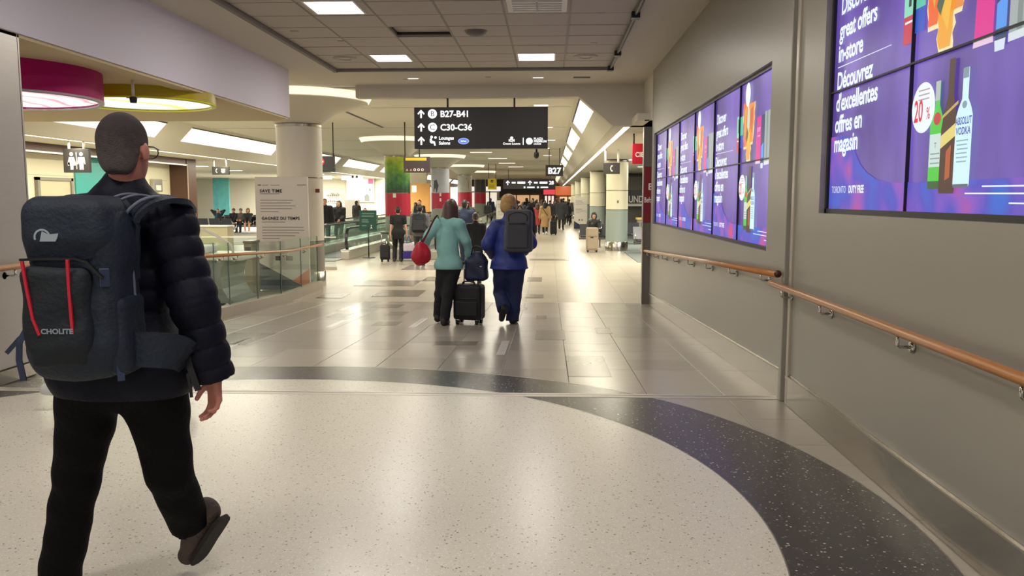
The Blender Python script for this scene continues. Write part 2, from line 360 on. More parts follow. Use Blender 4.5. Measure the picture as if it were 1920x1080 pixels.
# ------------------------------------------------------------------ near ceiling with tile tray
TXA, TXB, TYB, ZT = -3.62, 1.0, 14.18, 3.68
cb = MB()
cb.box((TXB, -6, ZS), (XW + .2, 16.0, ZS + .3)); cb.box((-4.75, -6, ZS), (TXA, 16.0, ZS + .3)); cb.box((TXA, TYB, ZS), (TXB, 16.0, ZS + .3)); cb.box((TXA, -6, ZT + .1), (TXB, TYB, ZT + .3))
ceil = tag(cb.build('ceiling', m_gyp), kind=S)
gb = MB(); NCOL = 6; CW = (TXB - TXA) / NCOL; RL = .68; NR = 26
for i in range(1, NCOL): gb.box((TXA + i * CW - .012, TYB - NR * RL, ZT - .004), (TXA + i * CW + .012, TYB, ZT + .03))
for j in range(1, NR): gb.box((TXA, TYB - j * RL - .006, ZT - .003), (TXB, TYB - j * RL + .006, ZT + .03))
gb.build('grid_bar', m_grid, ceil)
eb = MB(); eb.box((TXA - .03, TYB - .02, ZS - .02), (TXB + .03, TYB + .03, ZS + .02)); eb.box((TXA - .04, -6, ZS - .03), (TXA + .02, TYB + .03, ZS + .02)); eb.box((TXB - .02, -6, ZS - .02), (TXB + .03, TYB + .03, ZS + .02))
eb.build('tray_edge', M('7d7670', .6, key='tray_edge'), ceil)
tmesh = bpy.data.meshes.new('tile'); tmesh.from_pydata(boxv((.004, .004, 0), (CW - .004, RL - .004, .02)), [], BOXF); tmesh.materials.append(m_ctile)
skip = {(1, 6), (4, 5)}
for i in range(NCOL):
    for j in range(NR):
        if (i, j) == (2, 4): continue                     # missing tile: the dark slot
        o = bpy.data.objects.new('tile', tmesh); COL.objects.link(o); o.parent = ceil; o.location = (TXA + i * CW, TYB - (j + 1) * RL, ZT + random.uniform(-.001, .002))
cx0, cy0 = TXA + 2 * CW, TYB - 5 * RL
o = bpy.data.objects.new('tile', tmesh); COL.objects.link(o); o.parent = ceil; o.location = (cx0, cy0, ZT + .065)
sb_ = MB(); sb_.box((cx0, cy0 + RL - .004, ZT + .001), (cx0 + CW, cy0 + RL + .004, ZT + .09)); sb_.box((cx0 - .004, cy0, ZT + .001), (cx0 + .004, cy0 + RL, ZT + .09)); sb_.build('slot_edge', m_dark, ceil)
TL = EM('fffaf0', 3.0, 'troffer_glow')
for k, (x, y) in enumerate(TROFFERS):
    t = empty('ceiling_light', (x, y, ZT), 0, ['square ceiling light panel in the tiles nearest the camera, left of the others', 'square ceiling light panel at the far edge of the tile tray, left one', 'square ceiling light panel at the far edge of the tile tray, right one'][k] if k < 3 else 'square ceiling light panel overhead of the camera', 'light', 'lit panels in the tile ceiling')
    b = MB(); w, l = .30, .33
    b.box((-w, -l, -.012), (w, -l + .025, .01)); b.box((-w, l - .025, -.012), (w, l, .01)); b.box((-w, -l + .025, -.012), (-w + .025, l - .025, .01)); b.box((w - .025, -l + .025, -.012), (w, l - .025, .01))
    b.build('frame', m_white, t); box('diffuser', (-w + .025, -l + .025, -.008), (w - .025, l - .025, .008), TL, t)
vent = empty('ceiling_vent', (-.15, 9.65, ZT), 0, 'square white air vent with louvres set in the ceiling tiles', 'vent')
b = MB(); b.box((-.34, -.33, -.012), (.34, -.27, .01)); b.box((-.34, .27, -.012), (.34, .33, .01)); b.box((-.34, -.27, -.012), (-.28, .27, .01)); b.box((.28, -.27, -.012), (.34, .27, .01)); b.build('frame', m_white, vent)
for k in range(5): box('louvre', (-.28, -.24 + k * .11, -.03), (.28, -.2 + k * .11, -.006), m_white, vent)
box('divider', (-.01, -.27, -.03), (.01, .27, -.004), m_white, vent)
def ceil_fix(name, x, y, z, label, cat, prof, mat, group=None):
    t = empty(name, (x, y, z), 0, label, cat, group); lathe('housing', prof, mat, t, 24); return t
dome = [(.0, -.07), (.08, -.06), (.13, -.035), (.15, -.005), (.16, 0)]
ceil_fix('ceiling_speaker', -.97, 11.1, ZT, 'grey dome fixture in the middle of the tile ceiling', 'speaker', dome, M('6b655f', .5))
rp = [(.0, -.004), (.09, -.006), (.1, -.02), (.17, -.02), (.19, -.004), (.19, 0)]
for (x, y, lb) in ((.55, 13.1, 'round ceiling ring light at the far right of the tile tray'), (-3.2, 13.1, 'round ceiling fixture at the far left of the tile tray'), (-3.3, 9.1, 'round ceiling fixture at the near left of the tile tray'), (.55, 9.1, 'round ceiling fixture at the near right of the tile tray')):
    t = ceil_fix('ceiling_fixture', x, y, ZT, lb, 'fixture', rp, M('a79f95', .5), 'round fixtures in the tile ceiling'); lathe('lens', [(.0, -.012), (.085, -.01), (.085, -.002)], M('8f877d', .3), t, 20)
for (x, y) in ((-2.9, 11.7), (-3.35, 11.0), (.6, 10.1), (.62, 12.0), (-2.6, 15.2), (-1.1, 15.0)):
    tag(box('sprinkler_plate', (x - .05, y - .03, (ZT if y < TYB else ZS) - .006), (x + .05, y + .03, (ZT if y < TYB else ZS) + .002), M('9a928a', .5)), 'small flat sprinkler cover plate on the ceiling', 'sprinkler', 'sprinkler plates on the near ceiling')
for (x, lb) in ((-2.46, 'small lit slot downlight in the soffit, left one'), (-.21, 'small lit slot downlight in the soffit, right one')):
    t = empty('downlight', (x, 15.1, ZS), 0, lb, 'light', 'slot downlights in the soffit'); box('frame', (-.12, -.05, -.006), (.12, .05, .004), m_white, t); box('lens', (-.09, -.035, -.009), (.09, .035, -.004), EM('fff6e0', 1.6), t)
tag(box('ceiling_slot', (.42, 15.06, ZS - .008), (.72, 15.2, ZS + .002), m_dark), 'black slot opening in the soffit right of the downlights', 'slot')
tr = empty('ceiling_track', (TXB - .01, 0, ZS), 0, 'black cable track with clamps along the right edge of the tile tray', 'track')
tube('rail', [(0, y, -.035) for y in (-2, 14.0)], .018, m_black, tr)
for y in (8.2, 9.95, 12.5, 13.9): box('clamp', (-.05, y - .07, -.075), (.05, y + .07, 0), m_black, tr, .008)

# bulkhead beam across the far end of the near zone
tag(box('trim_5', (-3.72, 16.0, 3.42), (XW + .25, 16.3, 3.8), m_gyp), kind=S)
hv = [(.55, 3.42), (1.19, 2.87), (2.0, 2.87), (2.0, 3.8), (.55, 3.8)]
tag(mk('trim_6', [(x, 15.99, z) for x, z in hv] + [(x, 16.3, z) for x, z in hv], [(0, 1, 2, 3, 4), (9, 8, 7, 6, 5)] + [(i, i + 5, (i + 1) % 5 + 5, (i + 1) % 5) for i in range(5)], m_gyp), kind=S)
tag(box('wall_right', (XW + .02, 14.35, 2.87), (XW + .25, 16.3, ZS), m_gyp), kind=S)
# left fascia, soffit and steel pier
tag(box('trim_7', (-4.65, -6, 2.86), (-4.4, 14.06, 3.75), M('d8d2df', .7, key='fascia_screen_tint')), kind=S)  # white paint tinted lilac to carry the purple light of the screens
tag(box('ceiling', (-14, -6, 2.86), (-4.64, 14.6, 3.0), M('c9b893', .75, key='soffit_paint')), kind=S)
tag(box('trim_8', (-4.62, -6, 2.83), (-4.42, 14.03, 2.865), M('c9b893', .75, key='soffit_paint')), kind=S)
wl = tag(box('wall_left', (-4.8, -6, -.02), (-4.44, 6.86, 2.86), M('8f8a86', .5)), kind=S)
for k in range(7): box('panel', (-4.44, -3.2 + k * 1.437, .12), (-4.42, -3.2 + (k + 1) * 1.437 - .012, 2.855), m_steel, wl)
box('panel', (-4.8, 6.855, .0), (-4.42, 6.875, 2.855), m_steel, wl)
tag(box('baseboard_left', (-4.44, -6, 0), (-4.405, 6.88, .11), m_steelh), kind=S)

# ------------------------------------------------------------------ lower hall: ceiling, coffers, strips, walls
ZH = 3.65
m_hc = M('cfcaba', .8, noise=.02, nscale=1, key='hall_ceiling')
hb = MB()
hb.box((-10.45, 16.3, ZH), (.55, 100, ZH + .2)); hb.box((-10.45, 14.6, ZH), (-4.75, 16.4, ZH + .2)); hb.box((-4.75, 16.0, ZH), (-3.7, 16.4, ZH + .2))
hall = tag(hb.build('ceiling', m_hc), kind=S)
for k in range(14): box('joint', (-10.4, 19.9 + k * 5.6, ZH - .004), (.5, 19.93 + k * 5.6, ZH + .01), m_grid, hall)
m_cof = EM('fff1c4', 1.25, 'coffer_glow'); m_cofl = EM('fff3cf', 1.35, 'coffer_glow_left')
def slope(side, x0, z0, x1, z1, yA, yB, glow):
    # inclined band with lit coffers and piers between
    b = MB()
    sg = side
    def band(ya, yb, t0, t1, off=0.0):
        p = lambda t, y: (x0 + (x1 - x0) * t + off * sg, y, z0 + (z1 - z0) * t + abs(off))
        b.add([p(t0, ya), p(t1, ya), p(t1, yb), p(t0, yb)], [(0, 1, 2, 3)])
    band(yA, yB, 0, .12); band(yA, yB, .52 if sg > 0 else .62, 1)
    y = yA; t1 = .52 if sg > 0 else .62
    obs = []
    while y < yB:
        e = min(y + (6.6 if sg > 0 else 8.0), yB); band(e, min(e + 1.6, yB), .12, t1); obs.append((y, e)); y = e + 1.6
    o = tag(b.build('ceiling', m_hc), kind=S)
    for (a, e) in obs:
        p = lambda t, y: (x0 + (x1 - x0) * t + .05 * sg, y, z0 + (z1 - z0) * t + .05)
        mk('lit_coffer', [p(.1, a), p(t1 + .02, a), p(t1 + .02, e), p(.1, e)], [(0, 1, 2, 3)], glow, o)
        mk('coffer_edge', [p(.10, a), p(.14, a), p(.14, e), p(.10, e)], [(0, 1, 2, 3)], M('4a463f', .6), o, loc=(-.06 * sg, 0, -.05))
    return o
slope(1, .55, ZH, 1.19, 2.87, 16.3, 100, m_cof)
slope(-1, -10.4, ZH, -11.15, 2.87, 14.6, 100, m_cofl)
hb = MB(); hb.box((1.19, 16.25, 2.87), (1.43, 100, 3.0)); hb.box((1.55, 14.95, 2.87), (14, 100, 3.0)); hb.box((1.4, 16.25, 2.93), (1.6, 100, 3.02))
tag(hb.build('ceiling', m_hc), kind=S)
hb = MB(); hb.box((-11.34, 14.6, 2.87), (-11.15, 100, 3.0)); hb.box((-13.4, 14.6, 2.87), (-11.46, 29.3, 3.0)); hb.box((-40, 29.3, 2.87), (-11.46, 100, 3.0)); hb.box((-11.5, 14.6, 2.93), (-11.3, 100, 3.02))
tag(hb.build('ceiling', m_hc), kind=S)
for k in range(6):
    y0 = 16.35 + k * 12.5
    od = ('first and nearest', 'second', 'third', 'fourth', 'fifth', 'last and farthest')[k]
    tag(box('strip_light', (1.43, y0, 2.875), (1.55, y0 + 12.4, 2.92), EM('fff5d8', 3.2, 'strip_glow')), od + ' segment of the glowing ceiling strip above the cream columns', 'light', 'segments of the right ceiling strip')
    tag(box('strip_light', (-11.46, y0 - 1.5, 2.875), (-11.34, y0 + 10.9, 2.92), EM('fff5d8', 3.2, 'strip_glow')), od + ' segment of the glowing ceiling strip along the washroom side', 'light', 'segments of the left ceiling strip')
for (x, y) in ((-16.5, 36), (-15, 34.5), (-18.5, 38), (-15.6, 40), (-13.2, 46), (-20, 44), (-14.2, 52), (3.1, 24.5), (3.4, 29.5), (4.4, 36)):
    t = empty('ceiling_light', (x, y, 2.87), 0, 'flat oblong ceiling light over the %s gate seats' % ('left' if x < 0 else 'right'), 'light', 'ceiling lights over the %s gate seats' % ('left' if x < 0 else 'right'))
    box('housing', (-.65, -.2, -.02), (.65, .2, 0), m_white, t); box('diffuser', (-.6, -.16, -.035), (.6, .16, -.018), EM('fff9ec', 3.0), t)
for (x, y, w) in ((-.2, 19.5, .16), (-.1, 25.5, .18), (.0, 31, .2), (-.2, 36, .2), (-.1, 42, .2), (-3.4, 34, .5), (-3.2, 39, .5), (-2.8, 45, .5), (-2.6, 51, .5), (-2.3, 57, .5)):
    t = empty('downlight', (x, y, ZH), 0, 'small bright downlight in the hall ceiling', 'light', 'downlights of the hall ceiling'); box('frame', (-w - .03, -.13, -.008), (w + .03, .13, .002), m_white, t); box('lens', (-w, -.1, -.014), (w, .1, -.006), EM('fff6e0', 2.4), t)
tag(box('ceiling_slot', (-5.11, 19.9, ZH - .012), (-5.04, 25.3, ZH), m_dark), 'thin black track slot in the hall ceiling left of the overhead sign', 'slot')
cmr = empty('security_camera', (-.38, 24.4, ZH), 0, 'black ceiling camera hanging on a stem left of the B27 sign', 'camera')
tube('stem', [(0, 0, 0), (0, 0, -.82)], .03, m_black, cmr); lathe('dome', [(0, -1.0), (.05, -.98), (.08, -.92), (.07, -.82), (.02, -.8)], m_black, cmr, 16)
tag(mk('wall_back', boxv((-40, 58, LOW), (-8.6, 58.4, 3.7)), BOXF, M('d6d0be', .6, noise=.02)), kind=S)
tag(box('wall_back', (-9, 96, LOW), (14, 96.4, 3.7), M('6d5c4c', .7)), kind=S)
tag(box('wall_left', (-40, 29.3, LOW), (-40.3, 58, 3.7), m_cream), kind=S)
tag(box('wall_right', (12.5, 14.9, LOW), (12.8, 96, 3.2), M('8d8778', .7)), kind=S)
tag(box('wall_back', (3.2, 46, LOW), (12.5, 46.3, 2.9), M('6a675f', .7)), kind=S)
# washroom entrance: recessed cream walls in a walnut portal
wr = tag(box('wall_left', (-13.5, 14.6, LOW), (-13.2, 28.6, 2.9), m_cream), kind=S)
for k in range(6):
    for z in (.95, 2.1): box('joint', (-13.2, 15 + k * 2.2, z), (-13.195, 15 + k * 2.2 + 2.19, z + .012), M('b8b196', .7), wr)
tag(box('wall_left', (-13.19, 22.6, LOW), (-13.15, 25.4, 2.7), M('3fa6a0', .35, noise=.15, nscale=.6, key='teal_panel')), kind=S)
b = MB(); b.box((-13.2, 14.6, 2.66), (-12.6, 29.2, 2.9)); tag(b.build('trim_9', m_brown), kind=S)
tag(box('trim_10', (-12.62, 14.6, 2.63), (-12.57, 28.5, 2.67), EM('fff2d8', .9)), kind=S)
tag(box('trim_11', (-13.3, 28.45, LOW), (-12.58, 29.2, 2.9), m_brown), kind=S)
box('cladding_edge', (-12.57, 28.42, LOW), (-12.55, 28.47, 2.66), M('a58f7d', .4), bpy.data.objects['trim_11'])
dr = tag(box('door_1', (-13.2, 20.9, LOW), (-13.14, 22.3, 1.97), M('c4bf9f', .5)), kind=S)
b = MB(); b.box((-13.2, 20.8, LOW), (-13.1, 20.9, 2.05)); b.box((-13.2, 22.3, LOW), (-13.1, 22.4, 2.05)); b.box((-13.2, 20.8, 1.97), (-13.1, 22.4, 2.05)); b.build('door_frame', M('8c8a7c', .4), dr)
tube('handle', [(-13.14, 22.15, .6), (-13.08, 22.15, .6), (-13.08, 22.02, .6)], .015, m_chrome, dr)
dsp = empty('wall_dispenser', (-13.2, 27.3, 1.72), 0, 'small metal dispenser on the cream wall beside the walnut post', 'dispenser')
box('housing', (0, -.3, 0), (.14, .3, .42), m_steel, dsp, .02); box('slot', (.14, -.18, .05), (.145, .18, .22), m_white, dsp)

# ------------------------------------------------------------------ video walls
def screen_mat(seed):
    m = bpy.data.materials.new('screen_glow'); m.use_nodes = True; nt = m.node_tree; b = nt.nodes['Principled BSDF']
    b.inputs['Base Color'].default_value = (.01, .01, .012, 1); b.inputs['Roughness'].default_value = .3
    tc = nt.nodes.new('ShaderNodeTexCoord'); n = nt.nodes.new('ShaderNodeTexNoise'); n.inputs['Scale'].default_value = 1.1; n.inputs['Detail'].default_value = 3
    mp = nt.nodes.new('ShaderNodeMapping'); mp.inputs['Location'].default_value = (seed, 0, 0); mp.inputs['Rotation'].default_value = (0, 0, .7); mp.inputs['Scale'].default_value = (1.4, .6, 1)
    nt.links.new(tc.outputs['Object'], mp.inputs[0]); nt.links.new(mp.outputs[0], n.inputs['Vector'])
    r = nt.nodes.new('ShaderNodeValToRGB'); r.color_ramp.elements[0].position = .32; r.color_ramp.elements[0].color = lin('452c80'); r.color_ramp.elements[1].position = .7; r.color_ramp.elements[1].color = lin('7a60c4')
    nt.links.new(n.outputs['Fac'], r.inputs[0]); nt.links.new(r.outputs[0], b.inputs['Emission Color']); b.inputs['Emission Strength'].default_value = .72
    return m
def bokeh_mat():
    m = bpy.data.materials.new('screen_bokeh'); m.use_nodes = True; nt = m.node_tree; b = nt.nodes['Principled BSDF']
    b.inputs['Base Color'].default_value = (.01, .01, .012, 1)
    tc = nt.nodes.new('ShaderNodeTexCoord'); n = nt.nodes.new('ShaderNodeTexNoise'); n.inputs['Scale'].default_value = 3.2; n.inputs['Detail'].default_value = 1
    nt.links.new(tc.outputs['Object'], n.inputs['Vector']); r = nt.nodes.new('ShaderNodeValToRGB'); cr = r.color_ramp
    cr.elements[0].position = .3; cr.elements[0].color = lin('3f6fd6'); cr.elements[1].position = .72; cr.elements[1].color = lin('d0508a')
    e = cr.elements.new(.45); e.color = lin('5a54c4'); e = cr.elements.new(.57); e.color = lin('8a5cc8')
    nt.links.new(n.outputs['Fac'], r.inputs[0]); nt.links.new(r.outputs[0], b.inputs['Emission Color']); b.inputs['Emission Strength'].default_value = .7
    return m
m_scr = screen_mat(1.0); m_bok = bokeh_mat()
EMW = EM('e3eef8', .8, 'screen_white'); EMR = EM('c81e3c', .9, 'screen_red')
def drips(x0, x1, y0, y1, n=7, amp=.02):
    random.seed(int((x0 + y1) * 1000)); L = []; Rr = []
    for k in range(n + 1):
        t = k / n; y = y1 + (y0 - y1) * t; s = 1 - .35 * t
        xm = (x0 + x1) / 2; h = (x1 - x0) / 2
        L.append((xm - h * s + random.uniform(-amp, amp), y)); Rr.append((xm + h * s + random.uniform(-amp, amp), y))
    return L + Rr[::-1]
def advert(par, ox, w, h, detail):
    """the printed advert, one two-by-two block of panels; a, b run 0..2 in panel units"""
    def T(pts): return [(ox + a * w, b * h) for a, b in pts]
    def q(nm, pts, mat, z): return poly(nm, T(pts), mat, par, z)
    z = .004
    q('bokeh_band', [(0, 0), (2, 0), (2, .2), (.95, .2), (.8, .205), (.65, .235), (.53, .29), (.44, .36), (.37, .45), (.3, .58), (.2, .62), (0, .62)], m_bok, z)
    q('white_line', [(1.62, .155), (2, .15), (2, .159), (1.62, .163)], EMW, z + .001); q('white_line', [(1.5, .115), (2, .11), (2, .119), (1.5, .123)], EMW, z + .001); q('white_line', [(1.8, .06), (2, .058), (2, .066), (1.8, .068)], EMW, z + .001)
    z = .006
    for s, a, b, sz in (('Discover', .085, 1.64, .2), ('great offers', .075, 1.44, .2), ('in-store', .068, 1.25, .2), ('Découvrez', .063, 1.02, .2), ("d'excellentes", .062, .835, .2), ('offres en', .058, .655, .2), ('magasin', .055, .49, .2)):
        text(s, sz * h * 1.0, EMW, par, (ox + a * w, b * h, z), (0, 0, 0), .004, sx=.93, space=.95)
    q('white_line', [(.067, 1.2), (.763, 1.195), (.763, 1.2), (.067, 1.207)], EMW, z)
    text('TORONTO', .085 * h, EMW, par, (ox + .047 * w, .135 * h, z), (0, 0, 0), -.0005, sx=.8); text('DUTY FREE', .085 * h, EMW, par, (ox + .30 * w, .135 * h, z), (0, 0, 0), .0022, sx=.78)
    # cards, drink, pink box
    q('printed_card', [(.885, 1.15), (.998, 1.15), (.998, 1.34), (.885, 1.34)], EM('c0344a', .8), z); q('printed_card', [(.885, 1.34), (.998, 1.34), (.998, 1.62), (.885, 1.62)], EM('8fe0c4', 0.70), z); q('printed_figure', [(.93, 1.4), (.955, 1.4), (.965, 1.58), (.93, 1.58)], EM('33353f', .8), z + .001)
    q('printed_card', [(1.0, 1.2), (1.09, 1.2), (1.09, 1.36), (1.0, 1.36)], EM('2f52b8', .8), z); q('printed_card', [(1.0, 1.36), (1.09, 1.36), (1.09, 1.6), (1.0, 1.6)], EM('64d2b4', 0.66), z)
    q('printed_line', [(.9, 1.29), (.98, 1.29), (.98, 1.305), (.9, 1.305)], EMW, z + .001)
    for (x0, x1, y0, y1, c, c2) in ((1.10, 1.24, 1.2, 1.75, 'e8642c', 'd8a83a'), (1.27, 1.44, 1.24, 1.72, 'e08a38', 'd06030'), (1.2, 1.36, 1.03, 1.42, 'e6a02e', 'e8b440')):
        q('splash_edge', drips(x0 - .012, x1 + .012, y0 - .03, y1, 8, .014), EM('f4e2b0', 0.74), z + .001)
        q('printed_splash', drips(x0, x1, y0, y1, 8, .01), EM(c, .8), z + .002)
        q('printed_splash', [(x0 + .05, y0 + .2), (x1 - .06, y0 + .1), (x1 - .03, y1 - .04), (x0 + .05, y1 - .08)], EM(c2, .8), z + .003)
    q('printed_label', [(1.2, 1.31), (1.235, 1.24), (1.275, 1.35), (1.24, 1.44)], EM('4d6650', 0.66), z + .004); q('printed_label', [(1.23, 1.44), (1.275, 1.36), (1.31, 1.5), (1.3, 1.66), (1.235, 1.66)], EM('bfe0d2', 0.70), z + .004)
    q('price_bubble', circ(1.24, 1.84, .075, .15), EMW, z + .005)
    q('printed_box', [(1.505, 1.0), (1.635, 1.0), (1.635, 1.52), (1.515, 1.52)], EM('d8208c', 0.78), z); q('box_foot', [(1.5, .96), (1.64, .96), (1.635, 1.01), (1.505, 1.01)], EM('e6c6dc', 0.74), z + .001)
    text('JOOP!', .07 * h, EM('f4b0d8', .8), par, (ox + 1.535 * w, 1.34 * h, z + .002), (0, 0, 0), .001, sx=.8)
    q('printed_line', [(1.55, 1.28), (1.62, 1.28), (1.62, 1.295), (1.55, 1.295)], EM('f4b0d8', .8), z + .002)
    q('printed_bottle', [(1.65, .93), (1.72, .93), (1.73, 1.02), (1.73, 1.52), (1.65, 1.52)], EM('2c3f66', 0.74), z + .001); q('bottle_glow', [(1.655, 1.02), (1.722, 1.02), (1.722, 1.2), (1.655, 1.16)], EM('4f95e8', 0.78), z + .002); q('bottle_base', [(1.655, .9), (1.715, .9), (1.72, .96), (1.65, .96)], EM('d5e2ee', 0.74), z + .002)
    q('printed_box', [(1.735, .97), (1.99, .97), (1.99, 1.55), (1.735, 1.55)], EM('a9b4b4', 0.66), z); q('box_foot', [(1.735, .93), (1.99, .94), (1.99, .985), (1.735, .975)], EM('d6dee2', 0.74), z + .001)
    for s, a in (('shade', .05), ('shade', .14)): q('box_shade', [(1.735 + a, .98), (1.735 + a + .03, .98), (1.735 + a + .03, 1.55), (1.735 + a, 1.55)], EM('8b9794', 0.61), z + .001)
    # bottles
    def bottle(cx, b0, b1, bw, nk, sh0, sh1, mat, zz):
        q('printed_bottle', [(cx - bw, b0 + .02), (cx - bw * .9, b0), (cx + bw * .9, b0), (cx + bw, b0 + .02), (cx + bw, sh0), (cx + bw * .75, (sh0 + sh1) / 2), (cx + nk, sh1), (cx + nk, b1), (cx - nk, b1), (cx - nk, sh1), (cx - bw * .75, (sh0 + sh1) / 2), (cx - bw, sh0)], mat, zz)
    bottle(1.25, .15, .83, .057, .019, .55, .68, EM('46c83a', 0.74), z + .001)
    q('bottle_label', [(1.197, .29), (1.303, .29), (1.303, .5), (1.197, .5)], EM('cfe4e0', 0.70), z + .002); q('bottle_base', [(1.195, .15), (1.305, .15), (1.305, .2), (1.195, .2)], EM('2a5c30', 0.66), z + .002); q('bottle_seal', circ(1.255, .595, .03, .04), EM('c02838', .8), z + .003); q('bottle_cap', [(1.231, .71), (1.269, .71), (1.269, .832), (1.231, .832)], EM('b8c2bc', 0.70), z + .003)
    text("T", .05 * h, EM('4a6a70', .8), par, (ox + 1.24 * w, .41 * h, z + .003), (0, 0, 0), 0)
    for k in range(3): q('printed_line', [(1.21, .31 + k * .03), (1.29, .31 + k * .03), (1.29, .318 + k * .03), (1.21, .318 + k * .03)], EM('8aa0a4', 0.66), z + .003)
    bottle(1.36, .12, .945, .065, .022, .52, .72, EM('4b2b22', 0.66), z + .004)
    q('bottle_glow', [(1.345, .2), (1.385, .22), (1.385, .42), (1.345, .38)], EM('b85a30', 0.66), z + .005); q('gold_band', [(1.297, .4), (1.424, .475), (1.424, .555), (1.297, .48)], EM('e2d27a', 0.74), z + .005); q('gold_band', [(1.3, .585), (1.424, .66), (1.424, .68), (1.3, .605)], EM('c9ae62', 0.70), z + .005)
    bottle(1.478, .155, .86, .062, .023, .58, .68, EM('cdeef2', 0.78), z + .007)
    q('bottle_cap', [(1.458, .8), (1.498, .8), (1.498, .862), (1.458, .862)], EM('7d98a8', 0.70), z + .008); q('bottle_base', [(1.42, .155), (1.536, .155), (1.536, .175), (1.42, .175)], EM('5f6e78', 0.66), z + .008); q('bottle_seal', circ(1.478, .645, .018, .022), EM('7d98a8', .8), z + .008)
    mb = EM('2e3fae', .8)
    text('ABSOLUT', .062 * h, mb, par, (ox + 1.478 * w, .53 * h, z + .009), (0, 0, 0), .001, 'CENTER', .72); text('VODKA', .062 * h, mb, par, (ox + 1.478 * w, .47 * h, z + .009), (0, 0, 0), .001, 'CENTER', .8)
    for k in range(6): q('printed_line', [(1.432 + .004 * (k % 3), .43 - k * .025), (1.52 - .006 * (k % 2), .43 - k * .025), (1.52 - .006 * (k % 2), .438 - k * .025), (1.432 + .004 * (k % 3), .438 - k * .025)], EM('8fb4c4', 0.70), z + .009)
    q('price_bubble', circ(1.13, .685, .105, .165, 32), EMW, z + .006)
    text('20', .2 * h, EMR, par, (ox + 1.05 * w, .6 * h, z + .008), (0, 0, 0), .003, sx=.66); text('%', .11 * h, EMR, par, (ox + 1.165 * w, .605 * h, z + .008), (0, 0, 0), .001, sx=.72)
    for k in range(3): q('printed_line', [(1.085, .735 + k * .03), (1.185, .735 + k * .03), (1.185, .744 + k * .03), (1.085, .744 + k * .03)], EM('b89aa8', 0.70), z + .008)
def video_wall(C, label):
    t = empty('video_wall', (XW + .055, C['y1'], C['z0']), 0, label, 'screen'); t.rotation_euler = (math.pi / 2, 0, -math.pi / 2)
    w, h, nc = C['pw'], C['ph'], C['nc']
    box('housing', (-.02, -.02, -.09), (nc * w + .02, 2 * h + .02, -.045), m_black, t)
    for i in range(nc):
        for j in range(2): box('panel', (i * w + .003, j * h + .003, -.04), ((i + 1) * w - .003, (j + 1) * h - .003, 0), m_scr, t)
    for k in range(nc // 2): advert(t, k * 2 * w, w, h, True)
    for i in range(nc + 1): box('bezel', (i * w - .0028, 0, -.01), (i * w + .0028, 2 * h, .019), m_black, t)
    box('bezel', (0, h - .005, -.01), (nc * w, h + .005, .0195), m_black, t)
    b = MB(); b.box((-.03, -.03, -.06), (0, 2 * h + .03, .02)); b.box((nc * w, -.03, -.06), (nc * w + .03, 2 * h + .03, .02)); b.box((-.03, -.03, -.06), (nc * w + .03, 0, .02)); b.box((-.03, 2 * h, -.06), (nc * w + .03, 2 * h + .03, .02))
    b.build('frame', M('1b1a22', .35), t)
    return t
video_wall(NS, 'large video wall of purple advert panels nearest the camera with big bottles')
video_wall(FS, 'long farther video wall with three repeats of the purple advert')

# ------------------------------------------------------------------ handrails
def handrail(label, pts, brk, side, cap=None):
    t = empty('handrail', pts[0], 0, label, 'handrail'); o = Vector(pts[0])
    tube('rail', [Vector(p) - o for p in pts], .024, m_wood, t, 14)
    for p, wx in brk:
        p = Vector(p) - o; s = side; b = MB()
        b.tube([p + Vector((0, 0, -.02)), p + Vector((0, 0, -.065)), p + Vector((s * .012, 0, -.075)), p + Vector((s * wx, 0, -.075))], .008, 6)
        b.tube([p + Vector((s * (wx - .012), 0, -.075)), p + Vector((s * wx, 0, -.075))], .03, 10)
        b.build('bracket', m_chrome, t, True)
    if cap:
        p = Vector(cap) - o; tube('end_cap', [p + Vector((0, .006, 0)), p + Vector((0, -.006, 0))], .027, M('4a2418', .4), t, 14)
    return t
xr = XW - .075
pts = [(XW - .01, 15.03, LOW + .88), (xr - .03, 15.2, LOW + .9), (xr - .005, 15.12, LOW + .93)] if 0 else [(xr + .03, 15.35, LOW + .92), (xr, 15.1, LOW + .94)]
pts += [(xr, y, fz(y) + .945) for y in (14.83, 12, 9, 6.12)]
handrail('wooden handrail along the far ramp wall below the long video wall', pts, [((xr, y, fz(y) + .945), .075) for y in (6.6, 7.75, 8.9, 10.05, 11.2, 12.3, 13.3, 14.2, 14.75)], 1, (xr, 6.115, .95))
handrail('wooden handrail on the near wall below the big video wall', [(xr, 6.3, .865), (xr, 3, .865), (xr, -1.5, .865)], [((xr, y, .865), .075) for y in (6.0, 5.15, 4.0, 2.95, 1.9)], 1)
handrail('wooden handrail on the steel pier at the left edge', [(-4.33, -2, .95), (-4.33, 6.82, .95)], [((-4.33, y, .95), -.09) for y in (2.2, 3.7, 5.2, 6.5)], 1)

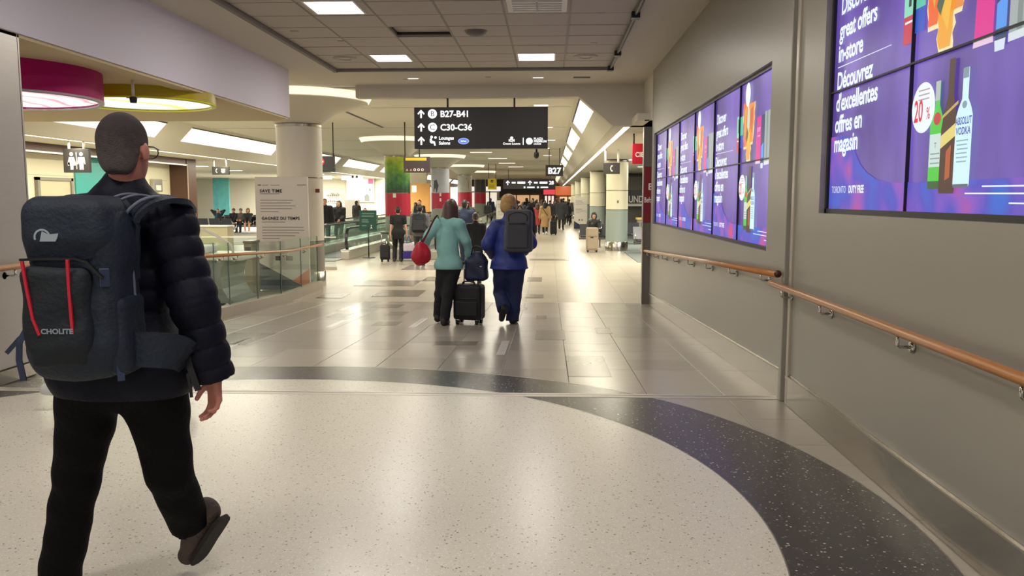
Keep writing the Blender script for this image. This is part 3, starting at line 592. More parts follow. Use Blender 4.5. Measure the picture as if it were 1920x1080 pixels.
# ------------------------------------------------------------------ glass guard beside the ramp
gd = empty('glass_guard', (-4.8, 6.95, 0), 0, 'glass guardrail with wooden handrail along the left edge of the ramp', 'guardrail')
ys = [6.95, 8.15, 9.35, 10.55, 11.6, 12.15, 13.35, 14.55, 15.75, 16.9]
oy = 6.95
b = MB(); v = []
for y in (6.95, 14.83, 16.95):
    for (x, z) in ((-.06, -.02), (.1, -.02), (.1, .16), (-.06, .16)): v.append((x, y - oy, z + fz(y)))
b.add(v, [(0, 1, 2, 3)] + [(k * 4 + i, k * 4 + 4 + i, k * 4 + 4 + (i + 1) % 4, k * 4 + (i + 1) % 4) for k in range(2) for i in range(4)] + [(11, 10, 9, 8)]); b.build('base_curb', M('a39886', .4, noise=.05), gd)
for a, c in zip(ys[:-1], ys[1:]):
    v = []
    for y in (a + .008 - oy, c - .008 - oy):
        for (x, z) in ((0, .15), (.012, .15), (.012, 1.1), (0, 1.1)): v.append((x, y, z + fz(y + oy)))
    mk('pane', v, [(3, 2, 1, 0), (4, 5, 6, 7), (0, 1, 5, 4), (1, 2, 6, 5), (2, 3, 7, 6), (3, 0, 4, 7)], m_glass, gd)
m_edge = M('4d6258', .3, key='glass_edge')
for y in ys: mk('pane_edge', [(x + .012 * i, y - oy + .006 * j, z + fz(y)) for z in (.15, 1.1) for i, j in ((0, -1), (1, -1), (1, 1), (0, 1))], BOXF, m_edge, gd)
tube('rail', [(.1, y - oy, fz(y) + .92) for y in (6.98, 14.83, 16.9)], .024, m_wood, gd, 12)
for y in [q + .12 for q in ys[:-1]]:
    z = fz(y) + .92; b = MB(); b.tube([(.1, y - oy, z - .02), (.1, y - oy, z - .07), (.08, y - oy, z - .08), (.014, y - oy, z - .08)], .009, 6); b.tube([(.014, y - oy, z - .08), (.05, y - oy, z - .08)], .03, 10); b.build('bracket', m_chrome, gd, True)
g2 = empty('glass_guard', (-9.2, 21.5, LOW), 0, 'low glass barrier crossing behind the white notice board', 'guardrail')
for k in range(3): box('pane', (k * 1.2 + .01, 0, .08), (k * 1.2 + 1.19, .012, .84), m_glass, g2)
box('base_curb', (0, -.06, 0), (3.6, .07, .08), M('b7b0a0', .5), g2); box('top_rail', (0, -.012, .84), (3.6, .024, .87), M('d9d6c8', .4), g2)

# ------------------------------------------------------------------ round hanging lamps under the left soffit
def drum(label, cx, cy, r, zb, zt, col, glow, rim):
    t = empty('drum_lamp', (cx, cy, zb), 0, label, 'lamp')
    v, f = lathev([(r - .05, 0), (r, 0), (r, zt - zb), (r - .05, zt - zb), (r - .05, 0)], 72); mk('drum_side', v, f[:-2], col, t, False)
    t.children[-1].data.polygons.foreach_set('use_smooth', [True] * len(t.children[-1].data.polygons)); t.children[-1].data.set_sharp_from_angle(angle=R(40))
    v, f = lathev([(r - .05, -.01), (r + .003, -.012), (r + .004, .014), (r - .05, .012), (r - .05, -.01)], 72); mk('rim_ring', v, f[:-2], rim, t, True)
    lathe('diffuser', [(.0, .02), (r - .05, .02), (r - .05, .05), (0, .05)], glow, t, 72)
    return t
def print_glow(c1, c2, scale):
    m = bpy.data.materials.new('printed_glow'); m.use_nodes = True; nt = m.node_tree; b = nt.nodes['Principled BSDF']
    tc = nt.nodes.new('ShaderNodeTexCoord'); w = nt.nodes.new('ShaderNodeTexWave'); w.inputs['Scale'].default_value = scale; w.inputs['Distortion'].default_value = 9; w.inputs['Detail Scale'].default_value = .8
    nt.links.new(tc.outputs['Object'], w.inputs['Vector']); r = nt.nodes.new('ShaderNodeValToRGB'); r.color_ramp.elements[0].color = lin(c2); r.color_ramp.elements[1].color = lin(c1); r.color_ramp.elements[0].position = .02; r.color_ramp.elements[1].position = .14
    nt.links.new(w.outputs['Fac'], r.inputs[0]); nt.links.new(r.outputs[0], b.inputs['Emission Color']); b.inputs['Emission Strength'].default_value = .75; return m
d1 = drum('magenta drum lamp hanging under the soffit with a pink patterned glowing underside', -5.9, 8.7, 1.05, 2.55, 2.86, M('ac0560', .5, spec=.25, key='magenta_lacquer'), print_glow('f2e6ea', 'd98aa6', .9), M('b9adb4', .4))
d2 = drum('yellow drum lamp hanging under the soffit with a glowing underside', -5.3, 10.75, .9, 2.72, 2.86, M('b5a000', .35, key='yellow_lacquer'), print_glow('e4ecf6', 'dbe35a', .35), M('d6d400', .4))
sp = empty('spotlight', (-4.82, 9.55, 2.86), 0, 'small spotlight on a stem in front of the yellow drum lamp', 'spotlight'); tube('stem', [(0, 0, 0), (0, 0, -.2)], .018, m_white, sp); lathe('head', [(.0, -.26), (.035, -.26), (.045, -.2), (.03, -.19)], m_black, sp, 16); tube('cross_arm', [(-.08, 0, -.2), (.08, 0, -.2)], .006, m_white, sp)

# ------------------------------------------------------------------ columns
m_clad = M('d2cbbd', .4, noise=.02, key='column_cladding'); m_ring = M('8f877a', .25, .9, key='column_ring')
def forest_mat():
    m = bpy.data.materials.new('forest_print'); m.use_nodes = True; nt = m.node_tree; b = nt.nodes['Principled BSDF']; b.inputs['Roughness'].default_value = .35
    tc = nt.nodes.new('ShaderNodeTexCoord'); n = nt.nodes.new('ShaderNodeTexNoise'); n.inputs['Scale'].default_value = 4; n.inputs['Detail'].default_value = 9; n.inputs['Roughness'].default_value = .75
    nt.links.new(tc.outputs['Object'], n.inputs['Vector'])
    sx = nt.nodes.new('ShaderNodeSeparateXYZ'); nt.links.new(tc.outputs['Object'], sx.inputs[0])
    mr = nt.nodes.new('ShaderNodeMapRange'); mr.inputs[1].default_value = 2.0; mr.inputs[2].default_value = 3.4; nt.links.new(sx.outputs[2], mr.inputs[0])
    a = nt.nodes.new('ShaderNodeMath'); a.operation = 'MULTIPLY_ADD'; a.inputs[1].default_value = .6; nt.links.new(n.outputs['Fac'], a.inputs[0])
    s2 = nt.nodes.new('ShaderNodeMath'); s2.operation = 'MULTIPLY_ADD'; s2.inputs[1].default_value = .55; s2.inputs[2].default_value = -.05; nt.links.new(mr.outputs[0], s2.inputs[0]); nt.links.new(s2.outputs[0], a.inputs[2])
    r = nt.nodes.new('ShaderNodeValToRGB'); cr = r.color_ramp; cr.elements[0].position = .28; cr.elements[0].color = lin('1b3a1e'); cr.elements[1].position = .8; cr.elements[1].color = lin('b9c22a')
    e = cr.elements.new(.45); e.color = lin('2f6a34'); e = cr.elements.new(.62); e.color = lin('6f9a22')
    nt.links.new(a.outputs[0], r.inputs[0]); nt.links.new(r.outputs[0], b.inputs['Base Color']); return m
m_red = M('b31236', .4, key='red_wrap'); m_gbase = M('8d9389', .5, key='grey_green_base')
def column(x, y, r, top, label, bands, halo=None, group=None):
    t = empty('column', (x, y, LOW), 0, label, 'column', group, 'thing')
    for (nm, z0, z1, mat) in bands: lathe(nm, [(r, z0 - LOW), (r, z1 - LOW)], mat, t, 48)
    lathe('top_ring', [(r + .012, top - LOW - .05), (r + .012, top - LOW)], m_ring, t, 48)
    for (nm, z0, z1, mat) in bands[:-1]: lathe('joint_ring', [(r + .004, z1 - LOW - .012), (r + .004, z1 - LOW + .012)], m_ring, t, 48)
    lathe('base_ring', [(r + .02, 0), (r + .02, .32), (r + .012, .33)], m_steelh, t, 48)
    if halo:
        zc = ZH - LOW; tz = top - LOW
        lathe('flared_capital', [(r - .04, tz), (r, tz + .02), (r + .3, tz + .25), (halo - .1, zc - .2), (halo, zc - .17), (halo, zc - .14), (r, zc - .14)], m_hc, t, 56)
        v, f = lathev([(halo + .02, zc - .15), (halo + .1, zc - .01), (halo - .1, zc - .01)], 56); mk('cove_glow', v, f[:-2], EM('ffeec8', 1.05, 'cove_glow'), t, True)
    return t
column(-5.28, 17.45, .47, 3.03, 'pale round clad column with a glowing halo behind the white notice board', [('cladding', LOW, .6, M('857d72', .45)), ('cladding', .6, 1.93, m_clad), ('cladding', 1.93, 3.0, m_clad)], 1.45)
tag(box('fire_call_point', (-4.86, 17.1, 1.62), (-4.78, 17.15, 1.70), M('6b1f1a', .5)), 'tiny dark red call point on the pale column', 'sign')
c2 = column(-5.5, 30, .46, 3.02, 'column wrapped in a green forest print above a red band', [('cladding', LOW, .87, m_gbase), ('red_band', .87, 1.69, m_red), ('forest_print', 1.69, 2.98, forest_mat())], 1.25)
mk('paper_notice', [(x, -.463, z) for x, z in ((-.09, 1.9), (.02, 1.9), (.02, 2.04), (-.09, 2.04))], [(0, 1, 2, 3)], m_white, c2)
c3 = column(-5.5, 41.8, .46, 3.02, 'column wrapped in a pale grey animal print above a red band', [('cladding', LOW, .99, m_gbase), ('red_band', .99, 1.77, m_red), ('grey_print', 1.77, 2.98, M('b4b8c2', .4, noise=.1, nscale=2))], 1.2)
mk('printed_shape', [(-.3, -.36, 2.2), (-.12, -.45, 2.16), (-.02, -.463, 2.5), (-.12, -.45, 2.8), (-.26, -.39, 2.75)], [(0, 1, 2, 3, 4)], M('4a4a52', .5), c3)
for z in (1.72, 1.98): mk('paper_notice', [(x, -.466, z + h) for x, h in ((.02, 0), (.11, 0), (.11, .16), (.02, .16))], [(0, 1, 2, 3)], m_white, c3)
c4 = column(-5.5, 54, .46, 3.02, 'column with an orange and grey print above a red band', [('cladding', LOW, .99, m_gbase), ('red_band', .99, 1.9, m_red), ('print', 1.9, 2.98, M('a9a89f', .4, noise=.2, nscale=3))], 1.2)
mk('printed_shape', [(-.1, -.455, 2.4), (.3, -.36, 2.4), (.3, -.36, 2.9), (.14, -.445, 3.25), (-.05, -.462, 2.85)], [(0, 1, 2, 3, 4)], M('b97a3c', .5, noise=.3, nscale=9), c4)
column(-5.5, 66, .46, 3.02, 'dark charcoal column above a red band, farthest of the printed columns', [('cladding', LOW, 1.1, m_gbase), ('red_band', 1.1, 1.95, m_red), ('dark_print', 1.95, 2.98, M('3a3a3a', .4))], 1.2)
m_ccol = M('e2dcc0', .4, key='cream_column'); m_cgrn = M('97a39a', .35, key='grey_green_column')
for k, y in enumerate((29.9, 41.9, 54, 66, 78)):
    t = column(2.42, y, .39, 2.84, ['cream and grey green column with a steel foot behind the beige suitcase', 'second cream column along the right side of the hall', 'third cream column along the right side of the hall', 'fourth cream column along the right side of the hall', 'farthest cream column along the right side of the hall'][k], [('cladding', LOW, 1.1, m_cgrn), ('cladding', 1.1, 1.78, m_ccol), ('cladding', 1.78, 2.8, m_ccol)], None, 'cream columns on the right side of the hall')
    if k == 0: tag(box('column_plate', (-.03 + 2.42, y - .395, 1.33), (2.45, y - .385, 1.43), M('6f6a58', .4)), 'small metal plate on the cream column', 'plate')

# ------------------------------------------------------------------ hanging signs
m_sign = M('232021', .45, key='sign_black'); m_sgrey = M('383533', .5, key='sign_grey'); LW = EM('ffffff', 1.1, 'sign_letter_glow'); m_lw = M('f0efe8', .5, key='white_print')
RX = (math.pi / 2, 0, 0)
def hang_sign(name, label, x0, x1, y, z0, z1, ztop, mat, rods, d=.12, cat='sign', rodmat=None, group=None):
    t = empty(name, (x0, y, z0), 0, label, cat, group); w = x1 - x0; h = z1 - z0
    box('panel', (0, 0, 0), (w, d, h), mat, t, .008)
    for r in rods: tube('rod', [(r * w, d / 2, h), (r * w, d / 2, ztop - z0)], .018 if rodmat is None else .03, rodmat or m_sgrey, t, 8)
    return t, w, h
def arrow(t, cx, cz, s, mat, y=-.004):
    w = s * .1
    pts = [(-w, -.5 * s), (w, -.5 * s), (w, .18 * s), (.32 * s, -.1 * s), (.44 * s, .04 * s), (0, .5 * s), (-.44 * s, .04 * s), (-.32 * s, -.1 * s), (-w, .18 * s)]
    return mk('arrow', [(cx + a, y, cz + b) for a, b in pts], [tuple(range(len(pts)))], mat, t)
def disc(t, cx, cz, r, mat, y=-.004, name='disc', ry=None): p = circ(cx, cz, r, ry, 28); return mk(name, [(a, y, b) for a, b in p], [tuple(range(len(p)))], mat, t)
def quad(t, x0, z0, x1, z1, mat, y=-.004, name='print'): return mk(name, [(x0, y, z0), (x1, y, z0), (x1, y, z1), (x0, y, z1)], [(0, 1, 2, 3)], mat, t)
t, w, h = hang_sign('overhead_sign', 'large black overhead direction sign listing gates B27-B41 and C30-C36', -2.615, -.035, 16.12, 2.455, 3.245, 3.44, m_sign, (.25, .75))
for k, z in enumerate((.665, .41, .155)): arrow(t, .135, z, .16, LW)
disc(t, .355, .665, .088, LW); disc(t, .355, .41, .088, LW)
text('B', .15, m_sign, t, (.355, -.008, .615), RX, 0, 'CENTER'); text('C', .15, m_sign, t, (.355, -.008, .36), RX, 0, 'CENTER')
text('B27-B41', .165, LW, t, (.505, -.006, .607), RX, .004); text('C30-C36', .165, LW, t, (.505, -.006, .352), RX, .004)
text('Lounges', .088, LW, t, (.475, -.006, .175), RX, .002); text('Salons', .088, LW, t, (.475, -.006, .08), RX, .002)
disc(t, .335, .225, .026, LW, name='pictogram_head'); mk('pictogram_body', [(a, -.004, b) for a, b in ((.3, .19), (.335, .2), (.35, .15), (.4, .14), (.415, .06), (.385, .06), (.375, .105), (.32, .105), (.3, .13))], [tuple(range(9))], LW, t); disc(t, .41, .215, .024, LW, name='pictogram_clock')
disc(t, .955, .145, .107, EM('8fa8e0', 1.0), name='oval_logo', ry=.06); disc(t, .955, .145, .09, EM('5f7cc8', .9), -.006, 'oval_logo', .045); text('SkyTeam', .03, LW, t, (.955, -.01, .135), RX, .001, 'CENTER')
disc(t, 1.885, .2, .03, LW, name='crown'); text('KLM', .06, LW, t, (1.885, -.006, .135), RX, .003, 'CENTER'); text('Crown Lounge', .055, LW, t, (1.885, -.006, .075), RX, .0012, 'CENTER'); quad(t, 2.1, .07, 2.115, .205, LW); disc(t, 2.225, .14, .065, LW, name='round_logo')
for k in range(6): quad(t, 2.2 + .012 * (k % 3) * 1.6, .115 + .02 * (k // 3) * 1.3, 2.206 + .012 * (k % 3) * 1.6, .13 + .02 * (k // 3) * 1.3, m_sign, -.006)
for k, s in enumerate(('PLAZA', 'PREMIUM', 'LOUNGE')): text(s, (.06, .06, .035)[k], LW, t, (2.31, -.006, (.165, .115, .075)[k]), RX, .0015)
t, w, h = hang_sign('gate_sign', 'black gate sign reading B27 hanging on two rods', -.165, .59, 36, 2.45, 2.93, ZH, m_sign, (.2, .8)); text('B27', .36, LW, t, (w / 2, -.006, .11), RX, .012, 'CENTER')
t, w, h = hang_sign('overhead_sign', 'wide black overhead sign above the distant crowd with arrows and number 28', -3.45, .45, 62, 2.2, 2.92, ZH, m_sign, (.1, .9))
for x, s in ((.35, 'a'), (2.0, 'b')):
    arrow(t, x, .46, .34, LW); quad(t, x + .3, .4, x + .58, .52, LW); quad(t, x + .72, .38, x + 1.3, .54, LW)
text('28', .36, LW, t, (3.42, -.006, .34), RX, .012)
for x in (1.6, 2.6): disc(t, x, .12, .07, LW); quad(t, x + .2, .07, x + .75, .17, LW)
t, w, h = hang_sign('no_entry_sign', 'dark hanging sign with a red no entry disc beside the pale column', -7.1, -6.14, 23.6, 2.255, 2.70, ZH, m_sign, (.12, .96)); disc(t, .78 - .2, .29, .1, M('c41a2e', .5, key='sign_red')); quad(t, .51, .27, .65, .31, m_lw, -.007)
for k in range(2): quad(t, .42, .06 + .045 * k, .78, .075 + .045 * k, m_sgrey, -.005, 'text_line')
t, w, h = hang_sign('warning_sign', 'dark hanging sign with a yellow bar and a row of small symbols', -4.15, -3.4, 23.6, 2.23, 2.68, ZH, M('3a2a28', .5), (.05, .6)); quad(t, .06, .34, .66, .42, M('c8a81a', .5, key='sign_yellow')); quad(t, .6, -.0, .75, .45, M('35252a', .5), -.003)
for k in range(2): quad(t, .06, .2 + .06 * k, .58, .225 + .06 * k, m_sgrey, -.005, 'text_line')
for k in range(5):
    if k < 2: mk('symbol', [(.1 + .11 * k - .035, -.005, .05), (.1 + .11 * k + .035, -.005, .05), (.1 + .11 * k, -.005, .115)], [(0, 1, 2)], M('a89660', .5), t)
    else: disc(t, .1 + .11 * k, .08, .036, m_lw, name='symbol'); disc(t, .1 + .11 * k, .08, .024, M('7a3030', .5), -.006, 'symbol')
def phone(t, cx, cz, s, mat):
    p = circ(cx + .28 * s, cz, .5 * s, .5 * s, 12, R(125), R(235)); p2 = circ(cx + .28 * s, cz, .36 * s, .36 * s, 12, R(125), R(235))[::-1]
    n = len(p); pp = p + p2; mk('handset', [(a, -.004, b) for a, b in pp], [(i, i + 1, 2 * n - 2 - i, 2 * n - 1 - i) for i in range(n - 1)], mat, t)
    for sg in (1, -1): quad(t, cx - .1 * s, cz + sg * .34 * s - .08 * s, cx + .14 * s, cz + sg * .34 * s + .08 * s, mat, -.0045, 'handset_end')
t, w, h = hang_sign('phone_sign', 'grey hanging telephone sign beside the cream column on the right', 1.52, 1.98, 23.6, 2.185, 2.495, 2.87, m_sgrey, (.12, .9), .1, rodmat=m_white); phone(t, .23, .155, .2, m_lw)
t, w, h = hang_sign('phone_sign', 'dark hanging telephone sign over the gate seats on the left', -11.8, -11.2, 28.7, 2.325, 2.6, 2.87, m_sgrey, (.1, .85), .1, rodmat=m_white); phone(t, .17, .14, .17, m_lw); disc(t, .4, .11, .07, m_lw, ry=.05); quad(t, .33, .16, .47, .2, m_lw)
t, w, h = hang_sign('washroom_sign', 'grey hanging washroom sign with two white figures', -11.72, -11.08, 19.65, 2.12, 2.69, 2.87, m_sgrey, (.2, .78), .1, rodmat=m_white)
for cx, dress in ((.21, 1), (.45, 0)):
    disc(t, cx, .44, .045, m_lw, name='figure_head')
    pts = [(-.08, .37), (.08, .37), (.1, .2), (.075, .2), (.055, .31), (.05, .07), (.008, .07), (0, .2), (-.008, .07), (-.05, .07), (-.055, .31), (-.075, .2), (-.1, .2)] if not dress else [(-.06, .37), (.06, .37), (.11, .2), (.085, .2), (.06, .28), (.1, .17), (.04, .17), (.035, .07), (-.035, .07), (-.04, .17), (-.1, .17), (-.06, .28), (-.085, .2), (-.11, .2)]
    mk('figure', [(cx + a, -.004, b) for a, b in pts], [tuple(range(len(pts)))], m_lw, t)
quad(t, .322, .08, .34, .48, m_lw)
t, w, h = hang_sign('bank_sign', 'red hanging bank sign reading CIBC beside the right wall end', 1.76, 2.42, 17.9, 2.23, 2.66, 2.87, M('c4122f', .45, key='bank_red'), (.05, .95), .08); text('CIBC', .14, m_lw, t, (.06, -.006, .15), RX, .004, sx=.9)
t, w, h = hang_sign('info_sign', 'yellow hanging sign board over the distant walkway', -3.85, -3.3, 52, 2.05, 2.72, ZH, M('d8c018', .5, key='info_yellow'), (.1, .9), .06)
for k in range(2): quad(t, .18, .44 + .09 * k, .34, .5 + .09 * k, m_sign)
for k in range(3): quad(t, .1, .12 + .07 * k, .4, .15 + .07 * k, M('8a7a20', .6), -.005, 'text_line')
for (x0, x1, y, z0, z1) in ((-15.0, -13.2, 50, 2.65, 3.05), (-12.6, -11.3, 50, 2.6, 2.95)):
    t, w, h = hang_sign('lit_sign', 'white glowing hanging sign in the gate area, %s' % ('left one' if x0 < -14 else 'right one with two dots'), x0, x1, y, z0, z1, 3.4 if 0 else 2.87 + .3, EM('f6f4e8', 1.0), (.2, .8))
    if x0 > -14: disc(t, .7, .2, .07, m_sgrey); disc(t, .95, .2, .07, m_sgrey)

# ------------------------------------------------------------------ notice boards and stands
m_line = M('8d7f74', .6, key='small_print'); m_ink = M('1b1817', .5, key='bold_print')
def board(label, x0, y, w, h, big, z=LOW, rz=0):
    t = empty('notice_board', (x0, y, z), rz, label, 'notice board')
    box('panel', (0, 0, .02), (w, .05, h), M('d9d2c6', .5, key='board_white') if big else M('e4dfd2', .5), t, .004); box('foot', (.1 * w, -.18, 0), (.9 * w, .22, .025), M('9a9488', .4, .5), t)
    mk('navy_triangle', [(.0, -.004, .03), (w, -.004, .03), (0, -.004, .26 * h)], [(0, 1, 2)], M('2c3350', .5), t); mk('orange_triangle', [(w, -.004, .06), (w, -.004, .2 * h), (.66 * w, -.004, .09 * h)], [(0, 1, 2)], M('d5714c', .5), t)
    def lines(zt, n, x, seed, dz):
        random.seed(seed)
        for k in range(n): quad(t, x, zt - k * dz - .012, x + w * random.uniform(.55, .86) * (.6 if k == n - 1 else 1), zt - k * dz, m_line, -.004, 'text_line')
    if big:
        quad(t, .06, .925 * h, .13, .932 * h, m_ink); quad(t, .15, .925 * h, .27, .93 * h, m_line); quad(t, .33, .925 * h, .5, .93 * h, m_line); quad(t, .86, .925 * h, 1.04, .932 * h, m_line)
        text('SAVE TIME', .085, m_ink, t, (.1, -.006, .865 * h), RX, .0026, sx=1.0, space=1.15); lines(.855 * h, 1, .1, 3, .05); lines(.8 * h, 5, .1, 4, .057)
        text('GAGNEZ DU TEMPS', .085, m_ink, t, (.12, -.006, .575 * h + .12), RX, .0026, sx=.93, space=1.12); lines(.61 * h, 1, .12, 5, .05); lines(.565 * h, 5, .12, 6, .057)
    else:
        for zz in (.87, .62): quad(t, .12 * w, zz * h, .6 * w, zz * h + .03, m_line); lines(zz * h - .05, 4, .12 * w, int(zz * 100), .05)
    box('icon', (.35 * w, -.004, .27 * h), (.45 * w, 0, .31 * h), m_ink, t); box('icon', (.55 * w, -.004, .27 * h), (.68 * w, 0, .31 * h), m_line, t)
    return t
board('white notice board reading SAVE TIME and GAGNEZ DU TEMPS behind the glass guard', -5.90, 16.45, 1.07, 2.3, True)
board('white notice board with navy and orange foot in front of the cream columns', 1.5, 50.5, .8, 1.95, False)
board('white notice board beneath the yellow hanging sign', -3.2, 50, .8, 1.75, False)
gs = empty('sign_stand', (-5.7, 25.9, LOW), 0, 'dark green sign on a thin pole with a round foot beside the walkway', 'sign')
lathe('foot', [(.0, 0), (.2, 0), (.2, .015), (.03, .03), (0, .03)], m_black, gs, 24); tube('pole', [(0, 0, .02), (0, 0, .98)], .018, m_black, gs); box('panel', (-.28, -.015, .86), (.27, .015, 1.5), M('14463a', .45, key='sign_green'), gs, .006)
for k, (z, w) in enumerate(((1.38, .4), (1.3, .38), (1.18, .2), (1.12, .22), (1.0, .15))): quad(gs, -.2, z, -.2 + w, z + .03, M('6d8d80', .5), -.018, 'text_line')
mk('figure', [(.06, -.018, .9), (.1, -.018, 1.0), (.14, -.018, .9), (.1, -.018, .95)], [(0, 1, 2, 3)], m_lw, gs); disc(gs, .1, 1.02, .018, m_lw, -.018)
pn = empty('banner_pillar', (1.64, 14.6, LOW), 0, 'tall grey and dark red banner panel standing at the end of the right wall', 'banner')
box('grey_panel', (0, 0, 0), (.2, .09, 3.1), M('6b675f', .45), pn); box('red_panel', (-.004, -.008, 1.45), (.2, 0, 2.42), M('7d1420', .45), pn); box('edge_trim', (-.012, -.012, 0), (0, .1, 3.1), M('b9b3a6', .3, .6), pn)
text('Ba', .16, m_lw, pn, (.075, -.012, 2.02), RX, .003); text('Befo', .13, m_lw, pn, (.012, -.012, 1.8), RX, .002, sx=.55)
for k, z in enumerate((3.02, 2.78)): tag(mk('wall_clip', tubev([(XW - .02, 14.7, z + LOW + .2), (XW - .1, 14.7, z + LOW + .2)], .012, 6)[0], tubev([(0, 0, 0), (1, 0, 0)], .012, 6)[1], m_sgrey), 'thin metal clip on the right wall end beside the banner, %s one' % ('upper', 'lower')[k], 'clip')

# ------------------------------------------------------------------ moving walkways
m_comb = M('8d8a84', .35, .8, key='walkway_metal'); m_rub = M('17181a', .45, key='handrail_rubber')
m_bal = glass_mat('walkway_glass', (.84, .9, .875))
def walkway(label, xa, xb, y0, y1):
    t = empty('moving_walkway', ((xa + xb) / 2, y0, LOW), 0, label, 'walkway'); h = (xb - xa) / 2; L = y1 - y0
    box('pallet_belt', (-h + .12, .2, 0), (h - .12, L, .03), M('4c4d4e', .5, .4), t); box('comb_plate', (-h + .12, -.9, 0), (h - .12, .2, .022), m_comb, t)
    for s in (-1, 1):
        x = s * h
        box('skirt', (x - .13, -.15, 0), (x + .13, L, .26), M('b7b1a5', .35, .4), t, .02); box('skirt_cap', (x - .15, -.1, .26), (x + .15, L, .3), M('d8d5cc', .25, .6), t)
        n = 8
        for k in range(n): box('balustrade_pane', (x - .008, .25 + k * (L - .3) / n, .3), (x + .008, .25 + (k + 1) * (L - .3) / n - .015, .93), m_bal, t)
        path = [(x, L, .95), (x, .42, .95)] + [(x, .42 - .38 * math.sin(a), .57 + .38 * math.cos(a)) for a in [R(q) for q in range(15, 181, 15)]] + [(x, .4, .19)]
        strip('handrail', path, .085, .05, m_rub, t, (1, 0, 0) if 0 else [(0, 0, 1)] * 2 + [(0, -math.sin(R(q)), math.cos(R(q))) for q in range(15, 181, 15)] + [(0, 0, -1)])
    return t
walkway('moving walkway with black handrails left of the printed columns behind the green sign', -7.6, -6.25, 25.2, 56)
walkway('moving walkway between the printed columns and the hall, entered by the young person in black', -4.8, -3.5, 25.4, 56)
walkway('farther moving walkway behind the first one on the left', -9.35, -8.0, 29, 56)

# ------------------------------------------------------------------ seats
m_vinyl = M('24262b', .35, key='black_vinyl')
def bench(label, x, y, n, rz, z=LOW):
    t = empty('seat_row', (x, y, z), rz, label, 'seats'); p = .6
    box('beam', (0, -.03, .3), (n * p, .03, .36), m_comb, t)
    for k in range(n):
        a = k * p + .04; b_ = (k + 1) * p - .04
        v = boxv((a, -.25, .38), (b_, .25, .44)); box('seat', (a, -.27, .38), (b_, .22, .45), m_vinyl, t, .02)
        mk('backrest', [(a, .2, .44), (b_, .2, .44), (b_, .26, .44), (a, .26, .44), (a, .32, .88), (b_, .32, .88), (b_, .38, .88), (a, .38, .88)], BOXF, m_vinyl, t)
    for k in range(n + 1):
        x_ = k * p; tube('armrest', [(x_, .3, .62), (x_, -.2, .64), (x_, -.24, .6), (x_, -.2, .4), (x_, 0, .34)], .018, m_chrome, t, 6)
    for x_ in (.4, n * p - .4):
        b = MB(); b.tube([(x_, 0, .32), (x_, 0, .04)], .03, 8); b.tube([(x_, -.3, .025), (x_, .3, .025)], .022, 6); b.build('leg', m_comb, t, True)
    return t
bench('row of black gate seats on the left with backs to the camera, nearest row', -15.8, 41, 5, math.pi)
bench('row of black gate seats on the left with people sitting on it', -18.6, 45, 6, 0)
bench('row of black gate seats on the left, farthest row', -15.0, 50, 8, math.pi)
bench('black gate seats under the glowing white advert panel', -11.6, 47, 3, 0)
bench('black gate seats on the grey carpet right of the cream column', 2.95, 29.0, 3, R(8)); bench('black gate seats along the right wall seating area', 3.1, 34, 4, R(-6)); bench('black gate seats just behind the beige suitcase', 1.15, 32.0, 2, 0)

# ------------------------------------------------------------------ gate area backdrop pieces
tp = tag(box('wall_art_panel', (-22.6, 55.0, LOW + .2), (-21.5, 55.15, 2.85), M('4f9ea0', .3, noise=.3, nscale=2, stretch=(2, 1, 1))), 'tall teal glass art panel on the far left wall', 'panel')
lp = empty('lightbox', (-14.15, 57.7, 1.3), 0, 'glowing white advert lightbox on the far left wall with a pink corner', 'lightbox'); box('frame', (-.05, 0, -.05), (1.9, .12, 1.58), M('cfc9ba', .4), lp); box('lit_face', (0, -.02, 0), (1.85, 0, 1.53), EM('fdfdf8', 1.6), lp); box('pink_logo', (1.5, -.03, 1.2), (1.85, -.02, 1.55), EM('d8608c', .9), lp)
mk('printed_figure', [(1.25, -.025, 0), (1.6, -.025, 0), (1.55, -.025, .4), (1.4, -.025, .55), (1.2, -.025, .35)], [(0, 1, 2, 3, 4)], EM('b9bda6', .8), lp); mk('printed_figure', [(1.55, -.026, .75), (1.7, -.026, .7), (1.6, -.026, 1.0)], [(0, 1, 2)], EM('7a8a6a', .8), lp)
op = empty('shop_panel', (-9.4 + 1.1, 57.8, LOW), 0, 'orange timber shop panel between the printed columns', 'panel'); op.location = (-9.9, 57.6, LOW)
box('board', (.1, 0, 0), (1.6, .2, 2.9), M('c9924a', .4, noise=.15, nscale=1.5), op); box('side_post', (-.1, -.05, 0), (.1, .2, 3.0), m_brown, op); box('lit_badge', (.35, -.04, 2.3), (.65, 0, 2.75), EM('fff4e6', 1.2), op); box('side_board', (2.4, 0, 0), (3.0, .2, 2.9), M('b8602a', .4), op)
for (x, y, lb) in ((-17.2, 57.6, 'white display shelf rack with small goods on the far left'), (-15.6, 57.6, 'white display rack beside the lightbox')):
    t = empty('shelf_rack', (x, y, LOW), 0, lb, 'shelf'); box('back', (0, .2, 0), (1.0, .25, 2.2), m_white, t)
    for k in range(5): box('shelf', (0, 0, .3 + k * .42), (1.0, .22, .33 + k * .42), m_white, t)
    gm = MB(); random.seed(5)
    for k in range(5):
        for q in range(7): gm.box((.04 + q * .135, .04, .33 + k * .42), (.12 + q * .135, .14, .33 + k * .42 + random.uniform(.1, .25)))
    o = gm.build('goods', M('8f8a7d', .6, noise=.5, nscale=7), t); o['kind'] = 'stuff'
cab = empty('white_cabinet', (-10.95, 44.0, LOW), 0, 'plain tall white cabinet panel beside the seated travellers', 'cabinet'); box('body', (0, 0, 0), (.75, .4, 1.8), M('dcd6ca', .5), cab, .01); box('door', (.03, -.01, .1), (.72, 0, 1.74), M('e2ddd2', .5), cab)
